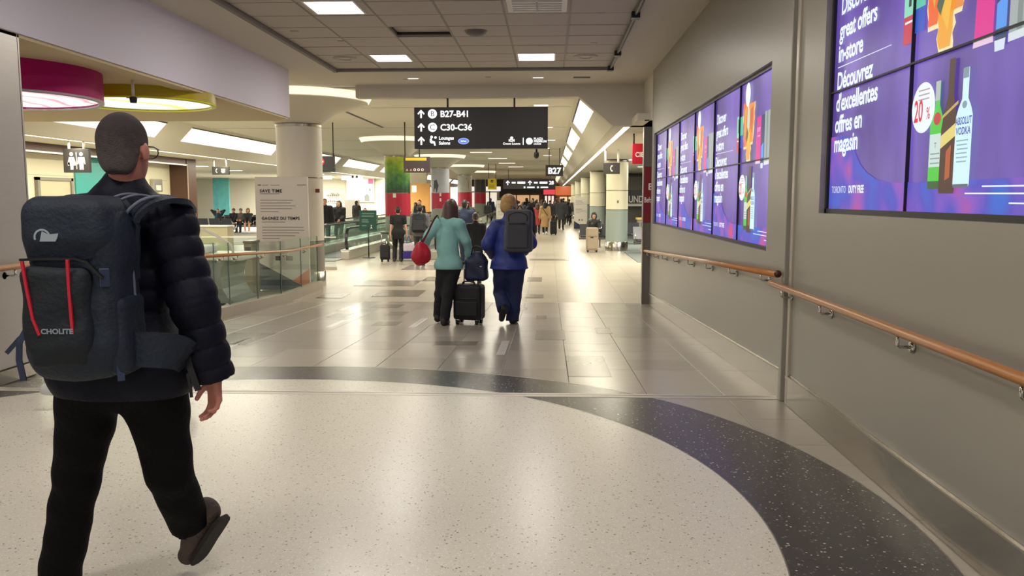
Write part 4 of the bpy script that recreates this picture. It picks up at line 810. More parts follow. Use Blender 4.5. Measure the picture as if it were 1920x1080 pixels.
bn = empty('waste_bin', (-5.93, 15.8, LOW), 0, 'beige waste bin seen through the glass guard', 'bin'); box('body', (0, 0, 0), (.17, .4, 1.0), M('9d8f74', .5), bn, .015); box('lid', (-.01, -.015, 1.0), (.18, .415, 1.05), M('8a7f6a', .4), bn, .01); box('opening', (.03, -.004, .8), (.14, 0, .93), m_dark, bn)
dk = empty('service_desk', (-12.0, 26.6, LOW), 0, 'low beige service desk in front of the walnut post', 'desk'); box('body', (0, 0, 0), (1.5, .5, .95), M('b3a98c', .5), dk); box('top', (-.04, -.04, .95), (1.54, .54, .99), m_white, dk); box('kick', (.02, -.01, 0), (1.48, 0, .08), m_dark, dk)
# shuttle cart behind the glass
ct = empty('shuttle_cart', (-6.4, 13.9, LOW), 0, 'grey shuttle cart with white dash and curved windscreen behind the glass guard', 'cart')
prof = [(-.55, .12), (1.16, .12), (1.02, .2), (.93, .36), (.9, .55), (.93, .72), (1.0, .84), (-.55, .84)]
n_ = len(prof); mk('body', [(x, -.35, z) for x, z in prof] + [(x, .75, z) for x, z in prof], [tuple(range(n_)), tuple(range(2 * n_ - 1, n_ - 1, -1))] + [(i, i + n_, (i + 1) % n_ + n_, (i + 1) % n_) for i in range(n_)], M('6f7068', .45), ct)
box('bumper_shelf', (-.6, -.42, .84), (1.3, .8, .93), M('d8d6c8', .4), ct, .02); box('dash', (-.5, -.2, .93), (.55, .5, 1.06), m_white, ct, .04); box('label', (.62, -.36, .5), (.72, -.352, .62), m_lw, ct)
wsc = [(-.45, .0, 1.05)] + [(-.45 + 1.4 * k / 10, .05, 1.05 + .34 * math.sin(math.pi * (k + 1.2) / 11.5)) for k in range(11)] + [(1.0, .0, .95)]
tube('windscreen_frame', wsc, .022, m_white, ct, 8); mk('windscreen', wsc, [tuple(range(len(wsc)))], m_glass, ct)
for x in (-.3, .75): tube('wheel', [(x, -.2, .14), (x, -.06, .14)], .14, m_black, ct, 18)
for x in (-.3, .75): tube('wheel', [(x, .45, .14), (x, .59, .14)], .14, m_black, ct, 18)

# distant shops across the end of the hall
def shop(label, x0, x1, y, z1, wall, sign, lit, sz):
    t = empty('shopfront', (x0, y, LOW), 0, label, 'shop'); w = x1 - x0; h = z1 - LOW
    box('wall_panel', (0, .2, 0), (w, .4, h), wall, t); box('sign_band', (0, 0, h - sz), (w, .2, h), sign, t); box('lit_interior', (.12 * w, .1, .9), (.88 * w, .18, h - sz - .15), lit, t)
    for k in range(4): box('post', (k * (w - .12) / 3, -.02, 0), (k * (w - .12) / 3 + .12, .12, h - sz), m_dark, t)
    return t
shop('distant shop with a glowing orange and red front on the right', .6, 4.2, 82, 2.7, M('8d5a3a', .6), EM('d8642a', .65), EM('ffd9a0', .7), .9)
shop('distant shop with a red sign left of the orange one', -.6, .6, 86, 2.4, M('5a3a34', .6), EM('d83a4a', .9), EM('ffd0c0', 1.0), .5)
shop('distant shop with tan lit ceiling in the middle of the hall end', -5.2, -.6, 92, 2.6, M('6d5040', .6), M('2b2522', .5), EM('d9a878', .7), .6)
shop('distant white shop at the left of the hall end', -9, -5.4, 92, 2.8, M('9a938a', .6), EM('f0e8dc', .8), EM('e8dcc8', .8), .5)
bb = empty('billboard', (3.3, 44.6, 1.15), 0, 'dark billboard with large white letters UND beyond the right seats', 'billboard'); box('panel', (0, 0, 0), (3.2, .12, 1.6), M('33322f', .4), bb); box('frame', (-.05, -.02, -.06), (3.25, .14, 0), m_steel, bb); [box('post', (a, .03, LOW - 1.15), (a + .1, .1, -.06), m_steel, bb) for a in (.2, 2.9)]; text('UND', .5, m_lw, bb, (.92, -.01, .14), RX, .01, sx=.72); box('shape', (.6, -.01, .8), (1.6, 0, 1.5), M('6a6862', .5), bb); box('text_line', (.2, -.012, .02), (2.6, 0, .07), m_lw, bb)
ds = empty('display_table', (4.0, 38, LOW), 0, 'display table with yellow cover beyond the right seats', 'table'); box('top', (0, 0, .9), (2.2, .7, 1.0), M('c9a94e', .5), ds); box('body', (.05, .05, .0), (2.15, .65, .9), M('7d7a72', .5), ds); text('NV', .4, m_lw, ds, (.3, .03, .45), RX, .01)

# ------------------------------------------------------------------ figures: smooth distance fields turned into one continuous skin
def snets(Fv, org, h):
    nx, ny, nz = Fv.shape; Sg = Fv < 0
    cnt = np.zeros((nx - 1, ny - 1, nz - 1), np.int8)
    for i in (0, 1):
        for j in (0, 1):
            for k in (0, 1): cnt += Sg[i:nx - 1 + i, j:ny - 1 + j, k:nz - 1 + k]
    mask = (cnt > 0) & (cnt < 8); I, J, K = np.nonzero(mask); n = len(I)
    if n == 0: return np.zeros((0, 3)), np.zeros((0, 4), int)
    acc = np.zeros((n, 3)); num = np.zeros(n)
    cs = [(i, j, k) for i in (0, 1) for j in (0, 1) for k in (0, 1)]
    for a in range(8):
        for b in range(a + 1, 8):
            A, B = cs[a], cs[b]
            if sum(abs(p - q) for p, q in zip(A, B)) != 1: continue
            fa = Fv[I + A[0], J + A[1], K + A[2]]; fb = Fv[I + B[0], J + B[1], K + B[2]]
            cr = (fa < 0) != (fb < 0); t = np.where(cr, fa / np.where(fa == fb, 1, fa - fb), 0)
            p = np.array(A)[None] + t[:, None] * (np.array(B) - np.array(A))[None]
            acc += p * cr[:, None]; num += cr
    V = (np.stack([I, J, K], 1) + acc / num[:, None]) * h + org
    idx = -np.ones(mask.shape, np.int64); idx[mask] = np.arange(n); Q = []
    def emit(flip, a, b, c, d):
        q = np.stack([a, b, c, d], 1); q = np.where(flip[:, None], q[:, ::-1], q); Q.append(q[(q >= 0).all(1)])
    D = Sg[:-1] != Sg[1:]; i, j, k = np.nonzero(D[:, 1:-1, 1:-1]); j += 1; k += 1
    emit(~Sg[i, j, k], idx[i, j - 1, k - 1], idx[i, j, k - 1], idx[i, j, k], idx[i, j - 1, k])
    D = Sg[:, :-1] != Sg[:, 1:]; i, j, k = np.nonzero(D[1:-1, :, 1:-1]); i += 1; k += 1
    emit(Sg[i, j, k], idx[i - 1, j, k - 1], idx[i, j, k - 1], idx[i, j, k], idx[i - 1, j, k])
    D = Sg[:, :, :-1] != Sg[:, :, 1:]; i, j, k = np.nonzero(D[1:-1, 1:-1, :]); i += 1; j += 1
    emit(~Sg[i, j, k], idx[i - 1, j - 1, k], idx[i, j - 1, k], idx[i, j, k], idx[i - 1, j, k])
    return V, np.concatenate(Q)
A3 = lambda p: np.array(p, float)
def cap(a, b, ra, rb=None, k=.02, sy=1.0, q=None, flat=None, sub=False):
    return dict(t='c', a=A3(a), b=A3(b), ra=ra, rb=ra if rb is None else rb, k=k, sy=sy, q=q, flat=flat, sub=sub)
def ell(c, r, Rm=None, k=.02, sub=False): return dict(t='e', c=A3(c), r=A3(r), R=Rm, k=k, sub=sub)
def rbox(c, hs, rad, Rm=None, k=.02, sub=False): return dict(t='b', c=A3(c), r=A3(hs), rad=rad, R=Rm, k=k, sub=sub)
def sdf(prims, h, cuts=(), disp=None):
    lo = np.full(3, 1e9); hi = -lo
    def bb(p):
        if p['t'] == 'c': r = max(p['ra'], p['rb']); return np.minimum(p['a'], p['b']) - r, np.maximum(p['a'], p['b']) + r
        r = np.linalg.norm(p['r'] + p.get('rad', 0)) if p['R'] is not None else p['r'] + p.get('rad', 0); return p['c'] - r, p['c'] + r
    for p in prims:
        if p['sub']: continue
        a, b = bb(p); lo = np.minimum(lo, a); hi = np.maximum(hi, b)
    pad = 3 * h + .02; lo -= pad; hi += pad; N = np.ceil((hi - lo) / h).astype(int) + 1
    Fv = np.full(N, 1.0); ax = [lo[d] + h * np.arange(N[d]) for d in range(3)]
    for p in prims:
        a, b = bb(p); m = p['k'] + 2 * h + .03
        i0 = np.maximum(((a - m - lo) / h).astype(int), 0); i1 = np.minimum(((b + m - lo) / h).astype(int) + 2, N)
        X, Y, Z = np.meshgrid(ax[0][i0[0]:i1[0]], ax[1][i0[1]:i1[1]], ax[2][i0[2]:i1[2]], indexing='ij', sparse=True)
        if p['t'] == 'c':
            s = p['sy']; A, B = p['a'] * (1, s, 1), p['b'] * (1, s, 1); d = B - A; L = max(d @ d, 1e-9)
            px, py, pz = X - A[0], Y * s - A[1], Z - A[2]
            tr = (px * d[0] + py * d[1] + pz * d[2]) / L; t = np.clip(tr, 0, 1)
            dist = np.sqrt((px - t * d[0]) ** 2 + (py - t * d[1]) ** 2 + (pz - t * d[2]) ** 2)
            r = p['ra'] + (p['rb'] - p['ra']) * t
            if p['q']: n, amp, ph = p['q']; r = r + amp * (np.abs(np.sin(math.pi * (n * tr + ph))) ** .3 - .82)
            D = dist - r
            if s > 1: D = D / (1 + .25 * (s - 1))
            if p['flat']: D = np.maximum(D, (tr - 1) * math.sqrt(L) - p['flat'])
        else:
            px, py, pz = X - p['c'][0], Y - p['c'][1], Z - p['c'][2]
            if p['R'] is not None:
                Q = p['R']; px, py, pz = Q[0, 0] * px + Q[0, 1] * py + Q[0, 2] * pz, Q[1, 0] * px + Q[1, 1] * py + Q[1, 2] * pz, Q[2, 0] * px + Q[2, 1] * py + Q[2, 2] * pz
            if p['t'] == 'e':
                r = p['r']; k0 = np.sqrt((px / r[0]) ** 2 + (py / r[1]) ** 2 + (pz / r[2]) ** 2); k1 = np.sqrt((px / r[0] ** 2) ** 2 + (py / r[1] ** 2) ** 2 + (pz / r[2] ** 2) ** 2)
                D = k0 * (k0 - 1) / np.maximum(k1, 1e-6)
            else:
                r = p['r']; qx, qy, qz = np.abs(px) - r[0], np.abs(py) - r[1], np.abs(pz) - r[2]
                D = np.sqrt(np.maximum(qx, 0) ** 2 + np.maximum(qy, 0) ** 2 + np.maximum(qz, 0) ** 2) + np.minimum(np.maximum(np.maximum(qx, qy), qz), 0) - p['rad']
        sl = tuple(slice(u, w) for u, w in zip(i0, i1)); G = Fv[sl]; k = p['k']
        if p['sub']:
            hh = np.clip(.5 - .5 * (G + D) / k, 0, 1); Fv[sl] = G * (1 - hh) - D * hh + k * hh * (1 - hh)
        else:
            hh = np.clip(.5 + .5 * (G - D) / k, 0, 1); Fv[sl] = G * (1 - hh) + D * hh - k * hh * (1 - hh)
    if cuts or disp:
        X, Y, Z = np.meshgrid(*ax, indexing='ij', sparse=True)
        if disp: Fv = Fv + disp(X, Y, Z)
        for c in cuts:
            if callable(c): Fv = np.maximum(Fv, c(X, Y, Z))
            else: p0, nn = c; nn = A3(nn) / np.linalg.norm(nn); Fv = np.maximum(Fv, (X - p0[0]) * nn[0] + (Y - p0[1]) * nn[1] + (Z - p0[2]) * nn[2])
    return snets(Fv, lo, h)
def flesh(name, shells, mat, parent):
    v = []; f = []; o = 0
    for V, Q in shells: v.append(V); f.append(Q + o); o += len(V)
    v = np.concatenate(v); f = np.concatenate(f)
    me = bpy.data.meshes.new(name); me.vertices.add(len(v)); me.vertices.foreach_set('co', v.astype(np.float32).ravel())
    me.loops.add(len(f) * 4); me.loops.foreach_set('vertex_index', f.astype(np.int32).ravel()); me.polygons.add(len(f)); me.polygons.foreach_set('loop_start', np.arange(0, len(f) * 4, 4, dtype=np.int32))
    me.update(calc_edges=True); me.validate(); me.polygons.foreach_set('use_smooth', [True] * len(me.polygons))
    return link(name, me, mat, parent)
def rotz(a): c, s = math.cos(a), math.sin(a); return np.array([[c, -s, 0], [s, c, 0], [0, 0, 1]])
def rotx(a): c, s = math.cos(a), math.sin(a); return np.array([[1, 0, 0], [0, c, -s], [0, s, c]])
def unit(v): v = A3(v); return v / max(np.linalg.norm(v), 1e-9)
def ik(a, b, l1, l2, pole):                # joint between a and b, bent toward pole
    a, b = A3(a), A3(b); d = b - a; L = np.linalg.norm(d)
    if L > (l1 + l2) * .999: b = a + d / L * (l1 + l2) * .999; d = b - a; L = np.linalg.norm(d)
    u = d / L; x = (l1 * l1 - l2 * l2 + L * L) / (2 * L); hgt = math.sqrt(max(l1 * l1 - x * x, 0))
    p = A3(pole) - (A3(pole) @ u) * u; return a + u * x + unit(p) * hgt, b
def hand_prims(wr, d, n, side, curl=.5, s=1.0, spread=.06):
    """palm and five fingers; d finger direction, n palm normal, side +1/-1 thumb side along cross(d, n)"""
    wr = A3(wr); d = unit(d); n = unit(A3(n) - (A3(n) @ d) * d); t = np.cross(d, n) * side; Pm = []
    kn = []
    for q, (o, l) in enumerate(((.028, .088), (.009, .093), (-.011, .089), (-.029, .081))):
        base = wr + t * o * s * .7; k = wr + d * l * s + t * o * s; kn.append(k); Pm.append(cap(base, k, .0145 * s, .0115 * s, .016 * s))
    for q, ln in enumerate((.072, .08, .075, .058)):
        p = kn[q]; dirn = unit(d + t * (spread * (1.5 - q))); c = curl * (1 + .12 * q)
        for j, fr in enumerate((.45, .31, .24)):
            a = c * (j + .6) * .75; v = unit(dirn * math.cos(a) + n * math.sin(a)); e = p + v * ln * fr * s
            Pm.append(cap(p, e, (.0093 - .0009 * j) * s, (.0086 - .0009 * j) * s, .004 * s)); p = e
    p = wr + d * .022 * s + t * .024 * s; v1 = unit(d * .62 + t * .6 + n * .45); e = p + v1 * .046 * s; v2 = unit(d * .85 + t * .12 + n * .5)
    Pm.append(cap(wr + d * .012 * s + t * .012 * s, p, .015 * s, .014 * s, .012 * s)); Pm.append(cap(p, e, .0135 * s, .0108 * s, .01 * s)); f = e + v2 * .034 * s; Pm.append(cap(e, f, .0105 * s, .0085 * s, .004 * s))
    Pm.append(cap(wr - d * .05 * s, wr + d * .01 * s, .024 * s, .022 * s, .02 * s))
    return Pm
def head_prims(c, Rw, s=1.0, female=False):
    """Rw rotates head-local (x right, y face, z up) into the body frame"""
    W = lambda p: A3(c) + Rw @ (A3(p) * s); RT = Rw.T; sc = lambda r: A3(r) * s; w = .95 if female else 1.0
    return [ell(W((0, -.012, .03)), sc((.076 * w, .096, .094)), RT, .03), ell(W((0, .03, -.045)), sc((.06 * w, .066, .075)), RT, .04), cap(W((0, .062, -.098)), W((0, .058, -.09)), .024 * s, .024 * s, .03),
            cap(W((0, .09, .005)), W((0, .112, -.035)), .011 * s, .015 * s, .012), ell(W((0, .082, .025)), sc((.05, .014, .012)), RT, .015),
            ell(W((.03, .089, .006)), sc((.013, .012, .012)), RT, .008, True), ell(W((-.03, .089, .006)), sc((.013, .012, .012)), RT, .008, True),
            ell(W((.03, .081, .006)), sc((.0125, .0125, .0125)), RT, .003), ell(W((-.03, .081, .006)), sc((.0125, .0125, .0125)), RT, .003),
            ell(W((0, .09, -.062)), sc((.024, .012, .006)), RT, .004), ell(W((0, .088, -.072)), sc((.02, .012, .006)), RT, .004),
            ell(W((.078 * w, -.008, -.008)), sc((.010, .022, .033)), RT @ rotz(.35).T if 0 else RT, .006), ell(W((-.078 * w, -.008, -.008)), sc((.010, .022, .033)), RT, .006)]
def hair_mesh(c, Rw, s, kind, h, neck=None):
    W = lambda p: A3(c) + Rw @ (A3(p) * s); RT = Rw.T; sc = lambda r: A3(r) * s
    P_ = [ell(W((0, -.014, .034)), sc((.083, .103, .1)), RT, .03)]
    def region(X, Y, Z):
        x, y, z = X - c[0], Y - c[1], Z - c[2]; ly = (RT[1, 0] * x + RT[1, 1] * y + RT[1, 2] * z) / s; lz = (RT[2, 0] * x + RT[2, 1] * y + RT[2, 2] * z) / s
        return ly, lz
    if kind == 'short':
        def cut(X, Y, Z):
            ly, lz = region(X, Y, Z); ly, lz = ly + 0 * lz, lz + 0 * ly
            back = np.maximum(ly - .03, np.minimum(ly + .032, .012 - lz)); top = np.maximum(.055 - lz, ly - .068)
            return np.maximum(np.minimum(back, top), -.074 - lz - .25 * (ly + .09)) * s
        P_ = [ell(W((0, -.013, .031)), sc((.0795, .0995, .098)), RT, .03), ell(W((0, -.048, -.035)), sc((.06, .047, .06)), RT, .03)]
    elif kind in ('bob', 'curly'):
        P_ += [ell(W((0, -.03, -.02)), sc((.108, .1, .105)), RT, .03), ell(W((.065, -.015, -.01)), sc((.045, .065, .085)), RT, .03), ell(W((-.065, -.015, -.01)), sc((.045, .065, .085)), RT, .03), ell(W((0, -.025, .075)), sc((.098, .108, .082)), RT, .03)]
        cut = lambda X, Y, Z: (lambda ly, lz: np.minimum(ly - .04, .06 - lz + .0 * ly))(*region(X, Y, Z)) * s
    elif kind == 'long':
        P_ += [cap(W((0, -.06, 0)), W((0, -.085, -.2)), .09 * s, .085 * s, .04), cap(W((.06, -.03, 0)), W((.09, -.04, -.19)), .045 * s, .05 * s, .04), cap(W((-.06, -.03, 0)), W((-.09, -.04, -.19)), .045 * s, .05 * s, .04)]
        cut = lambda X, Y, Z: (lambda ly, lz: np.maximum(np.minimum(ly - .035, .06 - lz + .0 * ly), -.245 - lz + 0 * ly))(*region(X, Y, Z)) * s
    elif kind == 'bun':
        P_ += [ell(W((0, -.1, -.01)), sc((.045, .04, .045)), RT, .012)]
        cut = lambda X, Y, Z: (lambda ly, lz: np.maximum(np.minimum(ly - .02, .06 - lz + .0 * ly), -.07 - lz + 0 * ly))(*region(X, Y, Z)) * s
    else:                                   # knitted cap or hood
        P_ = [ell(W((0, -.014, .045)), sc((.092, .112, .1)), RT, .03)]
        cut = lambda X, Y, Z: (lambda ly, lz: .0 - lz + 0 * ly)(*region(X, Y, Z)) * s
    return sdf(P_, h, [cut])
def shoe_prims(an, toe, s=1.0, wide=1.0):
    an, toe = A3(an), A3(toe); f = unit(toe - an * 1.0); return an, toe, f
SKIN = [M(c, .55, key='skin_%d' % i) for i, c in enumerate(['c98f78', 'b87c62', 'd9a58c', '8a5a44'])]
HAIRM = dict(black=M('15120f', .5, key='hair_black'), brown=M('3b2a20', .5, noise=.3, nscale=40, key='hair_brown'), grey=M('4a443f', .6, noise=.35, nscale=60, key='hair_grey'), blonde=M('8f6f42', .55, noise=.4, nscale=30, key='hair_blonde'), white=M('b9b4ac', .6, key='hair_white'), auburn=M('4b352d', .5, noise=.3, nscale=40, key='hair_auburn'))
def fab(c, rough=.8, b=.25): return M(c, rough, noise=.12, nscale=14, bump=b, bscale=90, key='fabric_' + c)
def std_joints(H=1.75, lean=0.0, stride=0.0, footL=None, footR=None, wrL=None, wrR=None, sit=False, headyaw=0, headpitch=0, shw=.185, elbL=(-.4, -1, 0), elbR=(.4, -1, 0)):
    J = {}; hz = .52 if sit else .93
    J['pel'] = A3((0, 0, hz)); up = A3((0, math.sin(lean), math.cos(lean)))
    J['chest'] = J['pel'] + up * .36; J['neck'] = J['pel'] + up * .53; J['head'] = J['neck'] + A3((0, .02 + .05 * math.sin(lean), .165)); J['R'] = rotz(headyaw) @ rotx(headpitch)
    for s, n in ((-1, 'L'), (1, 'R')):
        J['hip' + n] = J['pel'] + A3((s * .095, 0, -.02)); J['sh' + n] = J['pel'] + up * .485 + A3((s * shw, 0, 0))
        if sit: an, pit = A3((s * .1, .45, .09)), 0
        else:
            f = footL if n == 'L' else footR; an, pit = (A3(f[:3]), f[3]) if f else (A3((s * .09, s * stride, .09)), 0)
        J['kn' + n], J['an' + n] = ik(J['hip' + n], an, .44, .42, (s * .05, 1, .3 if sit else 0))
        J['toe' + n] = J['an' + n] + A3((s * .02, .2 * math.cos(pit), -.055 + .2 * math.sin(pit) if 1 else 0)); J['heel' + n] = J['an' + n] + A3((0, -.05 * math.cos(pit), -.055 - .05 * math.sin(pit)))
        w = wrL if n == 'L' else wrR; w = J['pel'] + A3((s * .27, .05, -.08)) if w is None else A3(w)
        J['el' + n], J['wr' + n] = ik(J['sh' + n], w, .29, .26, elbL if n == 'L' else elbR)
    return J
def person(label, J, S, root=None, loc=(0, 0, 0), rz=0.0, scale=1.0, h=.018, group=None):
    t = root or empty('person', loc, rz, label, 'person', group); t.scale = (scale,) * 3
    fem = S.get('fem', False); fat = S.get('fat', 1.0); hh = max(h * .6, .007); g = S.get('puff', .012)
    sk = S.get('skin', SKIN[0]); up = unit(J['neck'] - J['pel'])
    # one continuous body
    B = [cap(J['pel'], J['chest'], .115 * fat, .125 * fat, .05, 1.3), cap(J['shL'], J['shR'], .055, .055, .05), cap(J['chest'], J['neck'], .09, .06, .04), cap(J['neck'] - up * .03, J['head'] + A3((0, -.005, -.05)), .052, .05, .03)]
    for n in 'LR':
        B += [cap(J['hip' + n], J['kn' + n], .078 * fat, .05, .04), cap(J['kn' + n], J['an' + n], .05, .033, .02), cap(J['sh' + n], J['el' + n], .046, .036, .03), cap(J['el' + n], J['wr' + n], .036, .024, .02), cap(J['heel' + n] + (J['an' + n] - J['heel' + n]) * .35, J['toe' + n] + (J['an' + n] - J['heel' + n]) * .1, .024, .02, .02)]
    shells = [sdf(B, max(h, .012)), sdf(head_prims(J['head'], J['R'], 1.0, fem) + [cap(J['neck'], J['head'] + A3((0, -.005, -.06)), .05, .048, .02)], hh)]
    for n, sd in (('L', -1), ('R', 1)):
        if S.get('hand' + n) is False: continue
        d, pn, side, curl = S.get('hand' + n) or (unit(J['wr' + n] - J['el' + n]), (-sd, 0, 0), None, .55)
        if side is None:                    # thumb toward the front
            tt = np.cross(unit(d), unit(A3(pn) - (A3(pn) @ unit(d)) * unit(d))); side = 1 if tt[1] > 0 else -1
        shells.append(sdf(hand_prims(J['wr' + n], d, pn, side, curl, .92 if fem else 1.0), S.get('hh', .0055)))
    flesh('body', shells, sk, t)
    # hair or hat
    if S.get('hair'): kd, hm = S['hair']; flesh('hair' if kd not in ('cap', 'hood') else 'knit_cap', [hair_mesh(J['head'], J['R'], 1.0, kd, hh)], hm, t)
    # trousers
    lm = S['legs']; lr = S.get('legr', (.1, .072, .062)); Lp = [cap(J['hipL'] + A3((.02, 0, .04)), J['hipR'] + A3((-.02, 0, .04)), .115 * fat, None, .04, 1.1), cap(J['pel'], J['pel'] - A3((0, 0, S.get('crotch', .1))), .075, .006, .07)]
    for n in 'LR':
        Lp += [cap(J['hip' + n], J['kn' + n], lr[0] * fat, lr[1], S.get('legk', .04)), cap(J['kn' + n], J['an' + n] + unit(J['an' + n] - J['kn' + n]) * S.get('hem', .0), lr[1], lr[2], .02, flat=.002 if not S.get('bare') else None)]
    wr_ = lambda a, f1, f2: (lambda X, Y, Z: a * np.sin(f1 * Z + 9 * X) * np.sin(f2 * X + 5 * Y + 4 * Z))
    flesh('trousers', [sdf(Lp, h, (), wr_(.004, 38, 21))], lm, t)
    # top
    tm = S['top']; sl = S.get('sleeve', 1.0); hem = S.get('hemz', J['pel'][2] - .1); fl = S.get('flare', 0.0); ar = S.get('armr', (.062, .052, .046))
    q = S.get('quilt'); T = [cap(J['pel'] + A3((0, 0, -.0)), J['chest'], (.138 + fl * .3) * fat + g, .14 * fat + g, .05, 1.22, q and (q[0], q[1], 0)), cap(J['shL'], J['shR'], .062 + g * .6, None, .05), cap(J['chest'], J['neck'] - up * .02, .11, .075, .05)]
    for n in 'LR': T += [cap(J['neck'] - up * .02, J['sh' + n] * .75 + J['neck'] * .25 - up * .01, S.get('trap', .055), .05 + g * .4, .05)]
    if S.get('collar', True): T += [cap(J['neck'] - up * .02, J['neck'] + up * .045 + A3((0, .0, 0)), .068, .066, .02, flat=.0)]
    if hem < J['pel'][2] - .02: T += [cap(J['hipL'] + up * .03, J['hipR'] + up * .03, S.get('hipr', .118) * fat + g, None, .06, 1.05), cap(J['pel'], A3((J['pel'][0], J['pel'][1], hem - .02)), (.138 + fl * .3) * fat + g, (.14 + fl) * fat + g, .04, 1.15)]
    for n in 'LR':
        e = J['sh' + n] + (J['el' + n] - J['sh' + n]) * min(1, sl * 2 if sl < .5 else 1)
        T += [cap(J['sh' + n], e, ar[0] + g, ar[1] + g, .04, 1, q and (q[2], q[1], 0), flat=.0 if sl < .5 else None)]
        if sl >= .5: T += [cap(J['el' + n], J['el' + n] + (J['wr' + n] - J['el' + n]) * (sl * 1.0), ar[1] + g, ar[2] + g, .02, 1, q and (q[3], q[1], 0), flat=.004)]
    flesh(S.get('topname', 'jacket'), [sdf(T, S.get('toph', h), [((0, 0, hem), (0, 0, -1))], wr_(S.get('wrinkle', .004), 30, 14))], tm, t)
    # shoes
    for n in 'LR':
        hl, to = J['heel' + n], J['toe' + n]; dn = unit(np.cross(to - hl, np.cross(A3((0, 0, 1)), to - hl)));  dn = dn if dn[2] > 0 else -dn
        Sp = [cap(hl + dn * .03, to + dn * .012, .042, .04, .03), cap(hl + dn * .06, hl + dn * .035 + (to - hl) * .7, .04, .038, .03), cap(J['an' + n], hl + dn * .04 + (to - hl) * .15, .042, .042, .03)]
        p0 = hl - dn * .033
        flesh('shoe', [sdf(Sp, max(h * .7, .009), [(p0, -dn)])], S['shoes'], t)
    return t

# ------------------------------------------------------------------ bags and suitcases
def daypack(label, loc, rz, w, d, hgt, mat, pocket, tilt=0.0, cat='backpack'):
    t = empty('backpack', loc, rz, label, cat); t.rotation_euler = (tilt, 0, rz)
    flesh('main_body', [sdf([rbox((0, 0, hgt * .5), (w / 2 - .05, d / 2 - .05, hgt / 2 - .05), .05, None, .02), rbox((0, .0, hgt * .25), (w / 2 - .035, d / 2 - .03, hgt * .25 - .04), .04, None, .03)], .014)], mat, t)
    flesh('front_pocket', [sdf([rbox((0, -d / 2 + .0, hgt * .36), (w / 2 - .055, .018, hgt * .3 - .03), .022, None, .02)], .011)], pocket, t)
    zp = [(-w / 2 + .06, -d / 2 + .0, hgt * .72), (-w / 2 + .065, -d / 2 + .0, hgt * .86), (0, -d / 2 + .002, hgt * .93), (w / 2 - .065, -d / 2 + .0, hgt * .86), (w / 2 - .06, -d / 2, hgt * .72)]
    tube('zip', bez(zp, 5), .007, m_black, t, 6); tube('zip', [(-w / 2 + .07, -d / 2 - .04, hgt * .66), (w / 2 - .07, -d / 2 - .04, hgt * .66)], .007, m_black, t, 6)
    tube('grab_handle', bez([(-.05, d / 2 - .02, hgt - .01), (0, d / 2 - .0, hgt + .06), (.05, d / 2 - .02, hgt - .01)], 6), .01, m_black, t, 6)
    for s in (-1, 1): strip('shoulder_strap', bez([(s * .07, d / 2 - .02, hgt - .03), (s * .10, d / 2 + .06, hgt + .05), (s * .13, d / 2 + .17, hgt + .04), (s * .15, d / 2 + .27, hgt - .08), (s * .16, d / 2 + .27, hgt * .5), (s * .17, d / 2 + .1, hgt * .2), (s * .14, d / 2 - .04, hgt * .15)], 5), .055, .014, pocket, t, (s, 0, .0) if 0 else (0, .5, .9))
    return t
def suitcase(label, loc, rz, w, d, hgt, mat, ext=.25, tilt=0.0, group=None):
    t = empty('suitcase', loc, rz, label, 'suitcase', group); t.rotation_euler = (tilt, 0, rz)
    box('shell', (-w / 2, -d / 2, .065), (w / 2, d / 2, hgt), mat, t, .045)
    box('front_pocket', (-w / 2 + .035, -d / 2 - .022, .12), (w / 2 - .035, -d / 2 + .01, hgt * .6), mat, t, .018)
    tube('zip', [(-w / 2 + .05, -d / 2 - .006, hgt * .66), (w / 2 - .05, -d / 2 - .006, hgt * .66)], .006, m_sgrey, t, 6)
    tube('carry_handle', bez([(-.09, -.02, hgt), (-.06, -.02, hgt + .035), (.06, -.02, hgt + .035), (.09, -.02, hgt)], 5), .012, m_black, t, 6)
    for sx in (-1, 1):
        for sy in (-1, 1):
            x, y = sx * (w / 2 - .06), sy * (d / 2 - .055); b = MB(); b.tube([(x - .022, y, .03), (x + .022, y, .03)], .03, 14); b.box((x - .03, y - .012, .03), (x - .024, y + .012, .08)); b.box((x + .024, y - .012, .03), (x + .03, y + .012, .08)); b.build('wheel', m_black, t)
    if ext:
        for sx in (-1, 1): tube('handle_rod', [(sx * .1, d / 2 - .05, hgt), (sx * .1, d / 2 - .05, hgt + ext)], .009, m_chrome, t, 6)
        tube('pull_handle', [(-.12, d / 2 - .05, hgt + ext), (.12, d / 2 - .05, hgt + ext)], .018, m_black, t, 8)
    return t
def frame(loc, rz):
    o = A3(loc); Rm = rotz(-rz)
    return lambda px, py, y: Rm @ (np.array(P(px, py, y)) - o)

